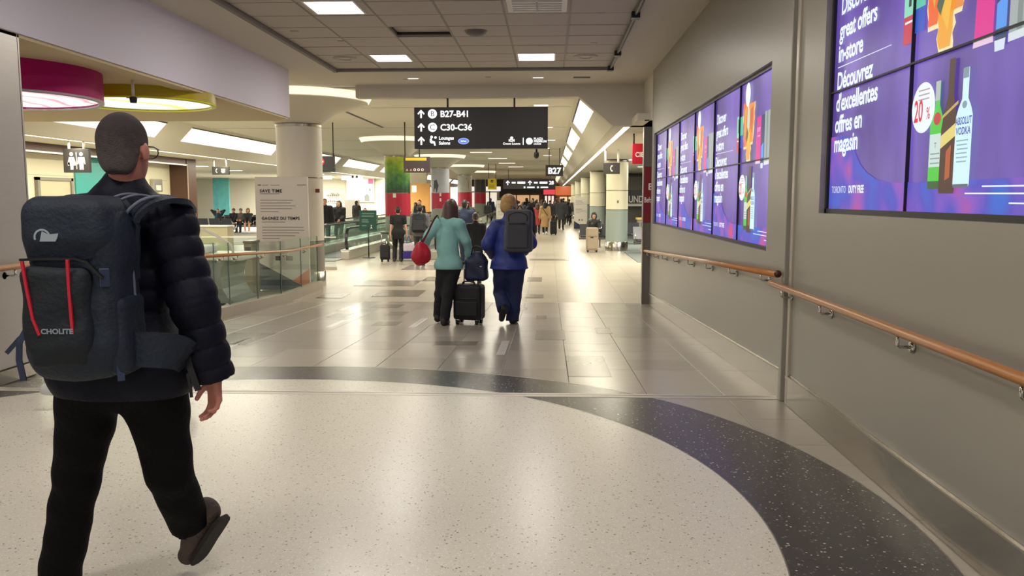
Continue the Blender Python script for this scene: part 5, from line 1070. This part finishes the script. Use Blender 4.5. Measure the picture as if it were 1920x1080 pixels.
# ------------------------------------------------------------------ the man with the hiking pack, nearest the camera
def hair_near():
    m = M('4a4240', .8, noise=.35, nscale=60, bump=.5, bscale=300, key='hair_cropped'); nt = m.node_tree; b = nt.nodes['Principled BSDF']
    tc = nt.nodes.new('ShaderNodeTexCoord'); sx = nt.nodes.new('ShaderNodeSeparateXYZ'); nt.links.new(tc.outputs['Object'], sx.inputs[0])
    n = nt.nodes.new('ShaderNodeTexNoise'); n.inputs['Scale'].default_value = 45; n.inputs['Detail'].default_value = 6; nt.links.new(tc.outputs['Object'], n.inputs['Vector'])
    mr = nt.nodes.new('ShaderNodeMapRange'); mr.inputs[1].default_value = J['head'][2] - .1; mr.inputs[2].default_value = J['head'][2] + .11; nt.links.new(sx.outputs[2], mr.inputs[0])
    ad = nt.nodes.new('ShaderNodeMath'); ad.operation = 'MULTIPLY_ADD'; ad.inputs[1].default_value = .5; nt.links.new(n.outputs['Fac'], ad.inputs[0]); nt.links.new(mr.outputs[0], ad.inputs[2])
    r = nt.nodes.new('ShaderNodeValToRGB'); r.color_ramp.elements[0].position = .25; r.color_ramp.elements[0].color = lin('6d625e'); r.color_ramp.elements[1].position = 1.1 if 0 else 1.0; r.color_ramp.elements[1].color = lin('33292a')
    nt.links.new(ad.outputs[0], r.inputs[0]); nt.links.new(r.outputs[0], b.inputs['Base Color']); return m
rz0 = R(-3); b0 = P(226, 690, 2.87); loc0 = (b0.x, b0.y, 0)
Q = frame(loc0, rz0)
J = dict(pel=Q(226, 690, 2.87), chest=Q(236, 490, 2.86), neck=Q(232, 368, 2.86), head=Q(233, 282, 2.83), R=rotz(R(4)) @ rotx(R(-2)),
         hipL=Q(174, 700, 2.88), hipR=Q(284, 700, 2.86), knL=Q(145, 890, 2.92), knR=Q(318, 888, 2.90), anL=Q(111, 1086, 2.95), anR=Q(354, 976, 3.05),
         shL=Q(142, 412, 2.90), shR=Q(318, 416, 2.84), elL=Q(112, 560, 3.0), elR=Q(364, 568, 2.80), wrL=Q(150, 660, 3.2), wrR=Q(401, 706, 2.84))
J['heelR'] = Q(402, 972, 3.07); J['toeR'] = Q(356, 1044, 3.13); a_n = A3(J['anL']); J['heelL'] = a_n + A3((.01, -.05, -.055)); J['toeL'] = a_n + A3((-.09, .16, -.055))
Rm0 = rotz(-rz0)
m_jk = M('10121f', .6, noise=.25, nscale=10, bump=.12, bscale=60, spec=.15, key='puffer_nylon')
man = person('person in a dark puffer jacket and black trousers carrying a large pack, nearest the camera', J,
    dict(skin=M('b9796a', .5, noise=.1, nscale=25, key='skin_near'), hair=('short', hair_near()), legs=M('050507', .8, noise=.3, nscale=12, bump=.2, bscale=50, spec=.15, key='black_trousers'), legr=(.122, .082, .076), hem=.012, crotch=.06, legk=.1, top=m_jk, puff=.022, quilt=(5, .017, 4.0, 3.6), armr=(.064, .058, .05), trap=.085, hipr=.142, hemz=.80, toph=.0072, wrinkle=.003,
         shoes=M('463a34', .7, noise=.3, nscale=30, bump=.3, bscale=80, key='brown_shoe'), handR=(Rm0 @ A3((.02, -.03, -1)), Rm0 @ A3((-.62, -.75, 0)), 1, .62), handL=False, hh=.0032), loc=loc0, rz=rz0, h=.011)
# shoe details, glasses
f = unit(J['toeR'] - J['heelR']); zz = A3((0, 0, 1)); dn = unit(zz - f * (zz @ f)); sd = np.cross(f, dn)
def slab(name, heel, toe, dn, mat, par):
    f = unit(toe - heel); s = np.cross(f, dn); out = []
    for (a, w) in ((-.046, .014), (-.04, .026), (-.02, .036), (.02, .039), (.1, .038), (.17, .042), (.205, .04), (.225, .03), (.236, .014)): out.append((a, w))
    top = [heel + f * a * 1.0 + s * w - dn * .024 for a, w in out] + [heel + f * a - s * w - dn * .024 for a, w in out[::-1]]; bot = [p - dn * .018 for p in top]; n = len(top)
    mk(name, top + bot, [tuple(range(n)), tuple(range(2 * n - 1, n - 1, -1))] + [(i, (i + 1) % n, (i + 1) % n + n, i + n) for i in range(n)], mat, par)
for nn in 'LR':
    f = unit(J['toe' + nn] - J['heel' + nn]); dn = unit(zz - f * (zz @ f)); slab('sole', J['heel' + nn], J['heel' + nn] + f * .2, dn, M('1e1a18', .8), man)
f = unit(J['toeR'] - J['heelR']); dn = unit(zz - f * (zz @ f)); s = np.cross(f, dn)
for a in (.1, .125, .15):
    for sg in (1, -1): tube('lace', [J['heelR'] + f * a + dn * .062 + s * .03 * sg, J['heelR'] + f * (a + .012) + dn * .074, J['heelR'] + f * (a + .03) + dn * .062 - s * .03 * sg], .0028, M('b9a468', .7), man, 5)
hc, Rh = J['head'], J['R']; Wd = lambda p: hc + Rh @ A3(p)
gl = M('1a1a1c', .3); gb_ = MB()
for sg in (1, -1): gb_.tube([Wd((sg * .083, -.005, .012)), Wd((sg * .08, .05, .016)), Wd((sg * .068, .118, .012))], .0026, 6)
for sg in (1, -1): gb_.tube([Wd((sg * .036 + .03 * math.cos(a), .122 - .006 * abs(math.cos(a)), .002 + .022 * math.sin(a))) for a in [2 * math.pi * k / 16 for k in range(17)]], .0022, 5)
gb_.tube([Wd((-.008, .123, .006)), Wd((.008, .123, .006))], .0025, 5); gb_.build('glasses_frame', gl, man, True)
for sg in (1, -1): p = [Wd((sg * .036 + .029 * math.cos(a), .122 - .006 * abs(math.cos(a)), .002 + .021 * math.sin(a))) for a in [2 * math.pi * k / 16 for k in range(16)]]; mk('lens', p, [tuple(range(16))], m_glass, man)
# hiking pack
rzp = R(4); pb = P(166, 704, 2.62); m_pk = M('0f1c2c', .7, noise=.22, nscale=7, bump=.25, bscale=70, key='pack_nylon'); m_pk2 = M('0d161e', .75, noise=.25, nscale=9, bump=.25, bscale=60, key='pack_nylon_dark'); m_web = M('2c3a52', .7, bump=.2, bscale=200, key='webbing')
pk = empty('backpack', pb, rzp, 'big navy hiking backpack with red zips on the back of the nearest person', 'backpack')
Qp = frame(pb, rzp)
fold = lambda X, Y, Z: .004 * np.sin(27 * Z + 14 * X) * np.sin(19 * X - 8 * Z)
flesh('main_body', [sdf([rbox((0, 0, .14), (.085, .055, .09), .05, None, .04), rbox((.01, 0, .3), (.09, .06, .17), .05, None, .04), rbox((.015, .01, .46), (.085, .05, .06), .05, None, .04), ell((-.02, -.02, .1), (.15, .12, .1), None, .04)], .009, [], fold)], m_pk, pk)
flesh('lid', [sdf([rbox((.01, -.01, .505), (.085, .07, .035), .05, None, .04), rbox((-.01, -.075, .46), (.085, .012, .06), .03, None, .04)], .008, [((0, 0, .385), (0, 0, -1))], fold)], m_pk, pk)
flesh('front_pocket', [sdf([rbox((-.025, -.115, .235), (.075, .004, .105), .03, None, .03), rbox((-.025, -.11, .12), (.06, .004, .04), .03, None, .03)], .008, [], lambda X, Y, Z: .003 * np.sin(40 * Z - 25 * X))], m_pk2, pk)
flesh('side_pocket', [sdf([rbox((.13, .0, .14), (.008, .06, .1), .03, None, .03)], .009, [], fold)], m_pk, pk)
yo = -.153; m_zip = M('c01830', .5, key='red_zip')
for pts in ([(-.108, .39), (-.098, .3), (-.085, .21), (-.068, .16)], [(.03, .395), (.03, .3), (.032, .22), (.034, .165)]): strip('zip', [(x, yo + .001 - .0 * z, z) for x, z in pts], .0085, .008, m_zip, pk, (0, 1, 0))
strip('lid_seam', [(x, -.122 if abs(x) > .1 else -.124, z) for x, z in ((-.13, .392), (-.06, .395), (.04, .395), (.075, .385), (.12, .335))], .008, .012, m_black, pk, (0, 1, 0))
text('CHOLITE', .022, M('8b929c', .5), pk, (-.062, yo - .004, .165), RX, .0008, sx=1.1)
lg = M('9aa3ab', .5, key='logo_print')
pts = circ(-.05, .463, .026, .026, 14, R(20), R(200)); pts2 = circ(-.05, .463, .02, .02, 14, R(20), R(200))[::-1]; n = len(pts)
mk('logo_arc', [(x, -.138, z) for x, z in pts + pts2], [(i, i + 1, 2 * n - 2 - i, 2 * n - 1 - i) for i in range(n - 1)], lg, pk)
mk('logo_block', [(x, -.1385, z) for x, z in ((-.058, .45), (-.01, .45), (-.004, .46), (-.0, .475), (-.03, .472), (-.05, .482))], [tuple(range(6))], lg, pk)
strip('compression_strap', [(.112, -.075, .40), (.114, -.1, .33), (.118, -.1, .25), (.13, -.085, .17), (.14, -.08, .08), (.145, -.085, .0)], .022, .005, m_web, pk, [(.7, -.7, 0)] * 6)
box('buckle', (-.016, -.008, -.03), (.016, .008, .03), M('26304a', .4), pk, .004, (.118, -.105, .335), (0, 0, R(30)))
strip('hanging_strap', [(-.15, -.03, .2), (-.19, -.05, .12), (-.2, -.04, .06), (-.195, -.03, -.01)], .02, .004, m_web, pk, (0, 1, .2)); strip('hanging_strap', [(-.15, -.0, .17), (-.2, -.03, .13), (-.25, -.02, .08)], .014, .004, m_web, pk, (0, 1, .3))
hip = bez([Qp(195, 655, 2.62), Qp(270, 655, 2.62), Qp(330, 660, 2.68), Qp(356, 672, 2.82)], 6); strip('hip_belt', hip, .115, .028, m_pk, pk, [(-.2 + .05 * i, -1, 0) for i in range(6)] + [(.5, -1, 0)] * 20)
strip('belt_tail', [Qp(350, 660, 2.76), Qp(357, 690, 2.75), Qp(366, 715, 2.75), Qp(372, 732, 2.75)], .022, .006, m_black, pk, (0, 1, 0)); strip('belt_tail', [Qp(352, 700, 2.76), Qp(357, 725, 2.76), Qp(359, 745, 2.76)], .01, .005, m_black, pk, (0, 1, 0))
sp_ = bez([Qp(246, 520, 2.70), Qp(243, 460, 2.68), Qp(250, 412, 2.67), Qp(275, 384, 2.68), Qp(306, 373, 2.71), Qp(336, 378, 2.79), Qp(352, 396, 2.9)], 6)
strip('shoulder_strap', sp_, .06, .018, m_pk, pk, [(-.3, -1, .3)] * 12 + [(0, -.5, 1)] * 40)
m_pip = M('5d6272', .6, key='grey_piping'); tube('strap_piping', [Vector(p) + Vector((-.022, -.02, .006)) for p in sp_], .006, m_pip, pk, 6); tube('strap_piping', [Vector(p) + Vector((-.085, -.01, .012)) for p in sp_[14:34]], .005, m_pip, pk, 6); tube('strap_piping', [Vector(p) + Vector((-.12, .0, .016)) for p in sp_[14:32]], .005, m_pip, pk, 6)
tube('strap_piping', bez([Qp(243, 470, 2.67), Qp(250, 520, 2.66), Qp(254, 575, 2.66)], 6), .006, m_pip, pk, 6)

# ------------------------------------------------------------------ the two women with the suitcase
l1 = P(838, 608, 11.13); l1.z = fz(11.13); Q = frame(l1, 0)
J = dict(pel=Q(842, 500, 11.15), chest=Q(838, 444, 11.22), neck=Q(842, 409, 11.28), head=Q(846, 391, 11.36), R=rotz(R(-12)) @ rotx(R(-8)), hipL=Q(832, 504, 11.15), hipR=Q(850, 504, 11.15), knL=Q(826, 552, 11.2), knR=Q(840, 552, 11.1),
         anL=Q(821, 594, 11.25), anR=Q(833, 601, 11.0), shL=Q(822, 420, 11.22), shR=Q(861, 421, 11.2), elL=Q(803, 443, 11.15), elR=Q(874, 452, 11.22), wrL=Q(795, 462, 11.3), wrR=Q(882, 482, 11.34))
for n in 'LR': J['heel' + n] = A3(J['an' + n]) + A3((0, -.05, -.055)); J['toe' + n] = A3(J['an' + n]) + A3((.02, .17, -.055))
person('person with shoulder length dark hair in a pale teal top pushing a black suitcase', J, dict(fem=True, fat=.98, hair=('long', HAIRM['auburn']), legs=fab('0d0e14'), legr=(.108, .082, .066), top=fab('86b9b4', .85, .2), topname='knit_top', puff=.016, wrinkle=.006, hemz=Q(842, 503, 11.15)[2] - .01, armr=(.062, .05, .04), shoes=M('1a1716', .6), collar=False, handR=(A3((.05, .3, -.9)), A3((0, -.9, -.3)), -1, 1.2)), loc=l1, h=.012)
rb = empty('handbag', P(790, 470, 11.0), R(10), 'red slouchy handbag hanging from the shoulder of the person in teal', 'handbag'); Q = frame(P(790, 470, 11.0), R(10)); m_rb = M('b3162c', .45, noise=.15, nscale=8, bump=.3, bscale=25, key='red_bag')
flesh('bag_body', [sdf([ell((-.01, 0, -.07), (.135, .085, .13), None, .04), ell((0, 0, .03), (.09, .05, .09), None, .05)], .011, [], lambda X, Y, Z: .006 * np.sin(40 * X + 20 * Z * X))], m_rb, rb)
for dx in (0, .03): strip('bag_strap', bez([(-.02 + dx, 0, .09), Q(800, 440, 11.02), Q(812, 415, 11.0), Q(820, 404, 11.1), Q(822, 412, 11.35)], 5), .022, .006, M('5a1e22', .5), rb, (.3, -1, .2))
l2 = P(953, 606, 11.3); l2.z = fz(11.3); Q = frame(l2, 0)
J = dict(pel=Q(955, 497, 11.3), chest=Q(955, 442, 11.34), neck=Q(954, 408, 11.36), head=Q(953, 385, 11.4), R=rotz(R(6)) @ rotx(R(-4)), hipL=Q(942, 503, 11.3), hipR=Q(967, 503, 11.3), knL=Q(938, 550, 11.42), knR=Q(965, 553, 11.35), anL=Q(944, 578, 11.08), anR=Q(961, 598, 11.3),
         shL=Q(930, 424, 11.32), shR=Q(980, 423, 11.32), elL=Q(914, 458, 11.25), elR=Q(995, 456, 11.25), wrL=Q(925, 478, 11.5), wrR=Q(982, 470, 11.55))
J['heelR'] = A3(J['anR']) + A3((0, -.05, -.055)); J['toeR'] = A3(J['anR']) + A3((.03, .17, -.055)); J['heelL'] = Q(946, 582, 11.0); J['toeL'] = Q(941, 599, 11.1)
m_bj = M('22357f', .55, noise=.3, nscale=5, bump=.2, bscale=40, key='blue_jacket')
person('person with short blonde hair in a blue jacket and navy trousers wearing a grey backpack', J, dict(fem=True, fat=1.2, hair=('curly', M('b58f58', .55, noise=.45, nscale=28, bump=.6, bscale=60, key='hair_golden')), legs=fab('1b2750'), legr=(.112, .095, .09), hem=.03, top=m_bj, puff=.022, wrinkle=.008, hemz=Q(955, 497, 11.3)[2] - .05, flare=.08, armr=(.072, .066, .05), shoes=M('12110f', .6), skin=SKIN[2]), loc=l2, h=.012)
pp = P(972, 472, 11.02); m_gp = M('4a4b52', .75, noise=.15, nscale=10, bump=.2, bscale=80, key='grey_pack'); m_gp2 = M('3c3d44', .75, noise=.15, nscale=10, key='grey_pack_pocket')
daypack('grey backpack worn by the person in the blue jacket', (pp.x, pp.y, pp.z), R(-6), .36, .19, .56, m_gp, m_gp2, R(-4))
cs = P(880, 606, 11.2); suitcase('black soft suitcase with spinner wheels between the two walking people', (cs.x, cs.y, fz(11.2)), R(-14), .40, .26, .55, M('15191a', .7, noise=.2, nscale=12, bump=.2, bscale=90, key='black_canvas'), .28)
db = P(893, 500, 11.25); dbag = empty('duffel_bag', (db.x, db.y, db.z - .2), R(-8), 'navy travel bag resting on top of the black suitcase', 'bag'); dbag.location = (db.x, db.y, fz(11.2) + .588)
flesh('bag_body', [sdf([rbox((0, 0, .16), (.1, .05, .1), .055, None, .03), ell((.02, 0, .3), (.12, .09, .1), None, .05)], .011, [], lambda X, Y, Z: .008 * np.sin(25 * X + 10 * Z) * np.sin(22 * Z))], M('19223f', .6, noise=.25, nscale=8), dbag); tube('carry_handle', bez([(-.07, 0, .36), (-.04, 0, .46), (.05, 0, .46), (.08, 0, .36)], 5), .012, m_black, dbag, 6); box('buckle', (.04, -.1, .2), (.1, -.09, .215), m_chrome, dbag)

# ------------------------------------------------------------------ other travellers
blk = fab('14151a'); dk_ = fab('1f2126'); jean = fab('2f3a50'); shb = M('141312', .6); shw = M('d8d8d6', .5)
WALK = dict(footL=(-.09, .28, .09, .15), footR=(.09, -.25, .14, -.5))
person('person stepping left with white trainers, mostly hidden behind the nearest person', std_joints(footL=(-.08, .46, .1, .15), footR=(.09, -.35, .15, -.55), lean=-.1), dict(hair=('short', HAIRM['brown']), legs=jean, top=dk_, shoes=shw), loc=(-2.98, 5.72, 0), rz=R(90), scale=.97, h=.018)
by = person('young person in a black T-shirt and black trousers standing by the walkway', std_joints(wrL=(-.25, -.02, .83), wrR=(.27, .02, .82), footL=(-.13, .05, .09, 0), footR=(.08, -.04, .09, 0)), dict(hair=('short', HAIRM['black']), legs=fab('0c0c10'), legr=(.098, .075, .07), top=fab('0b0b0d'), topname='t_shirt', sleeve=.3, collar=False, shoes=M('2b2b2d', .6), hemz=.74, puff=.01), loc=(-4.42, 24.1, LOW), rz=R(8), scale=.93)
sb = empty('shopping_bag', (-4.1, 24.0, LOW + .12), R(20), 'purple and white shopping bag carried by the young person in black', 'bag'); box('bag_body', (-.16, -.1, 0), (.16, .1, .22), M('3a2a86', .5), sb, .02); box('bag_upper', (-.15, -.09, .22), (.15, .09, .44), M('c9c0cc', .5, noise=.25, nscale=14), sb, .02); tube('bag_handle', bez([(-.08, 0, .44), (-.03, 0, .62), (.03, 0, .62), (.08, 0, .44)], 5), .01, M('3a2a86', .5), sb, 6)
suitcase('small dark cabin suitcase on the left of the young person in black', (-4.86, 24.3, LOW), R(10), .3, .2, .5, dk_, .35)
person('stooping person in a grey jacket with a black backpack behind the red handbag', std_joints(lean=.22, **WALK, wrL=(-.28, .22, .8), wrR=(.28, .2, .8)), dict(hair=('short', HAIRM['black']), legs=fab('3b3a3c'), top=fab('5d5d60'), shoes=shb, puff=.025), loc=(-3.63, 23.1, LOW), rz=R(4), scale=.98)
daypack('black backpack on the stooping person in grey', (-3.63, 22.93, LOW + .93), 0, .36, .22, .52, blk, dk_, R(-10))
person('person in a black suit with hair pinned in a bun ahead of the suitcase', std_joints(footL=(-.08, .1, .09, 0), footR=(.08, -.12, .1, -.2), wrL=(-.22, .1, .82), wrR=(.24, .08, .84)), dict(fem=True, hair=('bun', HAIRM['brown']), legs=fab('101114'), legr=(.095, .07, .06), top=fab('1b1d1f'), hemz=.7, flare=.02, shoes=shb), loc=(-1.62, 18.2, LOW), rz=R(2), scale=.89)
person('person in a navy jacket seen behind the head of the person in teal', std_joints(**WALK), dict(hair=('short', HAIRM['black']), legs=jean, top=fab('1b2440'), shoes=shb, puff=.02), loc=(-2.25, 22.0, LOW), rz=R(-5), scale=1.05)
person('person in a black coat in front of the orange printed column', std_joints(**WALK), dict(hair=('short', HAIRM['black']), legs=blk, top=fab('101116'), shoes=shb, puff=.03, hemz=.6, flare=.03), loc=(-2.95, 30, LOW), rz=0, scale=1.0)
person('person in black riding the first walkway with a light bag', std_joints(), dict(hair=('short', HAIRM['brown']), legs=jean, top=blk, shoes=shb, puff=.02), loc=(-5.65, 36, LOW + .03), rz=R(160), scale=1.02)
person('person in a pale yellow top beside the walkway under the warning sign', std_joints(), dict(fem=True, hair=('long', HAIRM['black']), legs=blk, top=fab('d9d3a0'), shoes=shb), loc=(-6.95, 43, LOW), rz=R(140), scale=.95)
person('person in a long black jacket on the far walkway right beside the pale column', std_joints(footL=(-.1, .12, .09, 0), footR=(.1, -.1, .09, 0)), dict(hair=('short', HAIRM['black']), legs=fab('3e4450'), top=blk, shoes=shb, puff=.03, hemz=.7), loc=(-8.35, 30.6, LOW + .03), rz=R(190), scale=1.05)
person('person in a black coat with a shoulder bag on the far walkway facing the camera', std_joints(wrL=(-.12, .24, 1.0), wrR=(.12, .24, 1.0)), dict(fem=True, hair=('long', HAIRM['black']), legs=fab('5a626c'), top=blk, shoes=shb, puff=.025, hemz=.72), loc=(-8.25, 32.3, LOW + .03), rz=R(172), scale=1.0)
def seated(label, x, y, rz, S, scale=1.0, z=LOW, **k): return person(label, std_joints(sit=True, **k), S, loc=(x, y, z - .02), rz=rz, scale=scale, h=.022)
seated('seated person in a dark jacket with bare crossed legs on the left gate seats', -16.55, 44.95, R(190), dict(fem=True, hair=('bob', HAIRM['blonde']), legs=SKIN[2], legr=(.08, .055, .045), bare=True, top=fab('2a2d2c'), shoes=shw), wrL=(-.1, .4, .62), wrR=(.1, .4, .62))
seated('seated person in a black hoodie and shorts on the left gate seats', -17.35, 44.95, R(175), dict(hair=('cap', fab('5c5348')), legs=fab('8a6a5e'), top=blk, shoes=shb), wrL=(-.1, .35, .6), wrR=(.12, .35, .6))
seated('seated person with grey cap looking down on the left gate seats', -16.95, 44.95, R(180), dict(hair=('cap', fab('6a6355')), legs=dk_, top=fab('5e5a50'), shoes=shb), wrL=(-.1, .3, .7), wrR=(.12, .3, .7))
seated('seated person leaning back with arms behind the head on the left gate seats', -18.25, 44.95, R(180), dict(hair=('short', HAIRM['black']), legs=dk_, top=fab('1c2c34'), shoes=shb), wrL=(-.12, -.12, 1.15), wrR=(.12, -.12, 1.15), lean=-.15, elbL=(-1, .2, .6), elbR=(1, .2, .6))
seated('seated person in dark red beside the white cabinet', -11.1, 46.95, R(180), dict(hair=('short', HAIRM['black']), legs=blk, top=fab('4a2028'), shoes=shw), wrL=(-.1, .3, .7), wrR=(.12, .3, .7))
seated('seated person in black under the lightbox', -10.5, 46.95, R(200), dict(hair=('long', HAIRM['black']), legs=blk, top=dk_, shoes=shb), wrL=(-.1, .3, .7), wrR=(.12, .3, .7))
person('person in a bulky black coat standing by the lightbox', std_joints(), dict(hair=('short', HAIRM['black']), legs=blk, top=fab('17181a'), shoes=shb, puff=.05, hemz=.6), loc=(-9.95, 42.5, LOW), rz=R(-40), scale=1.0, h=.022)
seated('seated person in a black leather jacket behind the beige suitcase', 1.72, 31.95, R(172), dict(fem=True, hair=('bob', HAIRM['black']), legs=blk, top=M('1c1d1e', .35, noise=.3, nscale=9), puff=.03, shoes=shb), wrL=(-.15, .3, .72), wrR=(.12, .3, .72))
suitcase('upright beige hard suitcase standing left of the cream column', (1.5, 29.0, LOW), R(3), .42, .28, .86, M('9f8f78', .4, noise=.05, key='beige_shell'), .0)
box('lock', (-.07, -.166, .5), (.03, -.15, .54), m_black, [o for o in bpy.data.objects if o.name.startswith('suitcase')][-1])
cw = person('person in a long camel coat with a crossbody strap pulling a suitcase', std_joints(footL=(-.07, .14, .09, 0), footR=(.08, -.2, .14, -.5), wrR=(.27, -.05, .85)), dict(fem=True, hair=('long', HAIRM['black']), legs=blk, legr=(.09, .065, .06), top=fab('a8885a'), topname='coat', puff=.03, hemz=.42, flare=.05, shoes=shw), loc=(-.22, 42.4, LOW), rz=0, scale=.98)
strip('crossbody_strap', [(-.14, -.1, 1.44), (-.02, -.2, 1.25), (.16, -.17, 1.0)], .03, .01, m_black, cw, (0, -1, 0))
suitcase('tall black suitcase pulled by the person in the camel coat', (.22, 42.2, LOW), 0, .34, .24, .72, blk, .3)
person('person in a red coat half hidden left of the camel coat', std_joints(**WALK), dict(fem=True, hair=('long', HAIRM['brown']), legs=blk, top=fab('a03a38'), hemz=.5, flare=.03, shoes=shb), loc=(-.62, 43.6, LOW), rz=0, scale=.93, h=.022)
person('tall person in a dark grey coat walking away right of the camel coat', std_joints(**WALK), dict(hair=('short', HAIRM['black']), legs=fab('26262a'), top=fab('34373a'), puff=.04, hemz=.55, flare=.03, shoes=shb), loc=(.72, 50, LOW), rz=0, scale=1.07, h=.022)
person('person in a black quilted coat with a pale knitted hat walking mid hall', std_joints(**WALK), dict(hair=('cap', fab('b9b6b0')), legs=blk, top=fab('232328'), puff=.03, hemz=.6, shoes=shb), loc=(-1.15, 54, LOW), rz=0, scale=1.02, h=.022)
person('short person with a cream hat just right of the blonde head', std_joints(**WALK), dict(hair=('cap', fab('cfc4a6')), legs=blk, top=fab('6a5c48'), puff=.02, shoes=shb), loc=(-1.75, 49, LOW), rz=0, scale=.88, h=.022)
# the dense crowd far down the hall: five figures, then copies with clothes of their own
H5 = []
for k, (hr, hm, tp, pf, hz, hl) in enumerate((('short', 'black', '17181c', .03, .62, 0), ('long', 'brown', '1d1f2a', .02, .7, 0), ('cap', 'black', '24262a', .04, .55, 0), ('bob', 'black', '3a2a28', .02, .72, 0), ('short', 'grey', '2b3038', .03, .66, 0))):
    hm_ = fab('24242a') if hr == 'cap' else HAIRM[hm]
    H5.append(person('distant traveller in dark clothes in the crowd at the end of the hall', std_joints(**(WALK if k % 2 else dict(footL=(-.09, -.22, .13, -.4), footR=(.09, .25, .09, .1)))), dict(fem=k in (1, 3), hair=(hr, hm_), legs=blk, top=fab(tp), puff=pf, hemz=hz, flare=.02, shoes=shb), loc=(0, 60, LOW), h=.026, group='crowd at the far end of the hall'))
spots = [(-4.3, 58), (-3.6, 60), (-3.0, 59), (-2.4, 61), (-1.9, 58.5), (-1.2, 62), (-.5, 59.5), (.1, 60.5), (1.3, 58), (-4.6, 65), (-3.9, 67), (-3.2, 66), (-2.5, 68), (-1.8, 66), (-1.0, 69), (-.3, 67), (.5, 66), (1.2, 69), (-3.4, 74), (-2.0, 76), (-.8, 74), (.6, 76), (1.5, 63), (-.9, 57), (.4, 56)]
cols = ['17181c', '1d1f2a', '24262a', '3a2a28', '2b3038', '121316', '4a4642', '22304a', '5b5148', '1b1b1e']
for i, (x, y) in enumerate(spots):
    o = H5[i] if i < 5 else copy_tree(H5[i % 5])
    o.location = (x + .05 * math.sin(i * 7), y, LOW); o.rotation_euler = (0, 0, R((i * 37) % 50 - 25)); s = .93 + .05 * ((i * 3) % 4); o.scale = (s, s, s)
    if i >= 5:
        for c in o.children:
            if c.name.startswith('jacket'): c.material_slots[0].link = 'OBJECT'; c.material_slots[0].material = fab(cols[(i * 3) % 10])
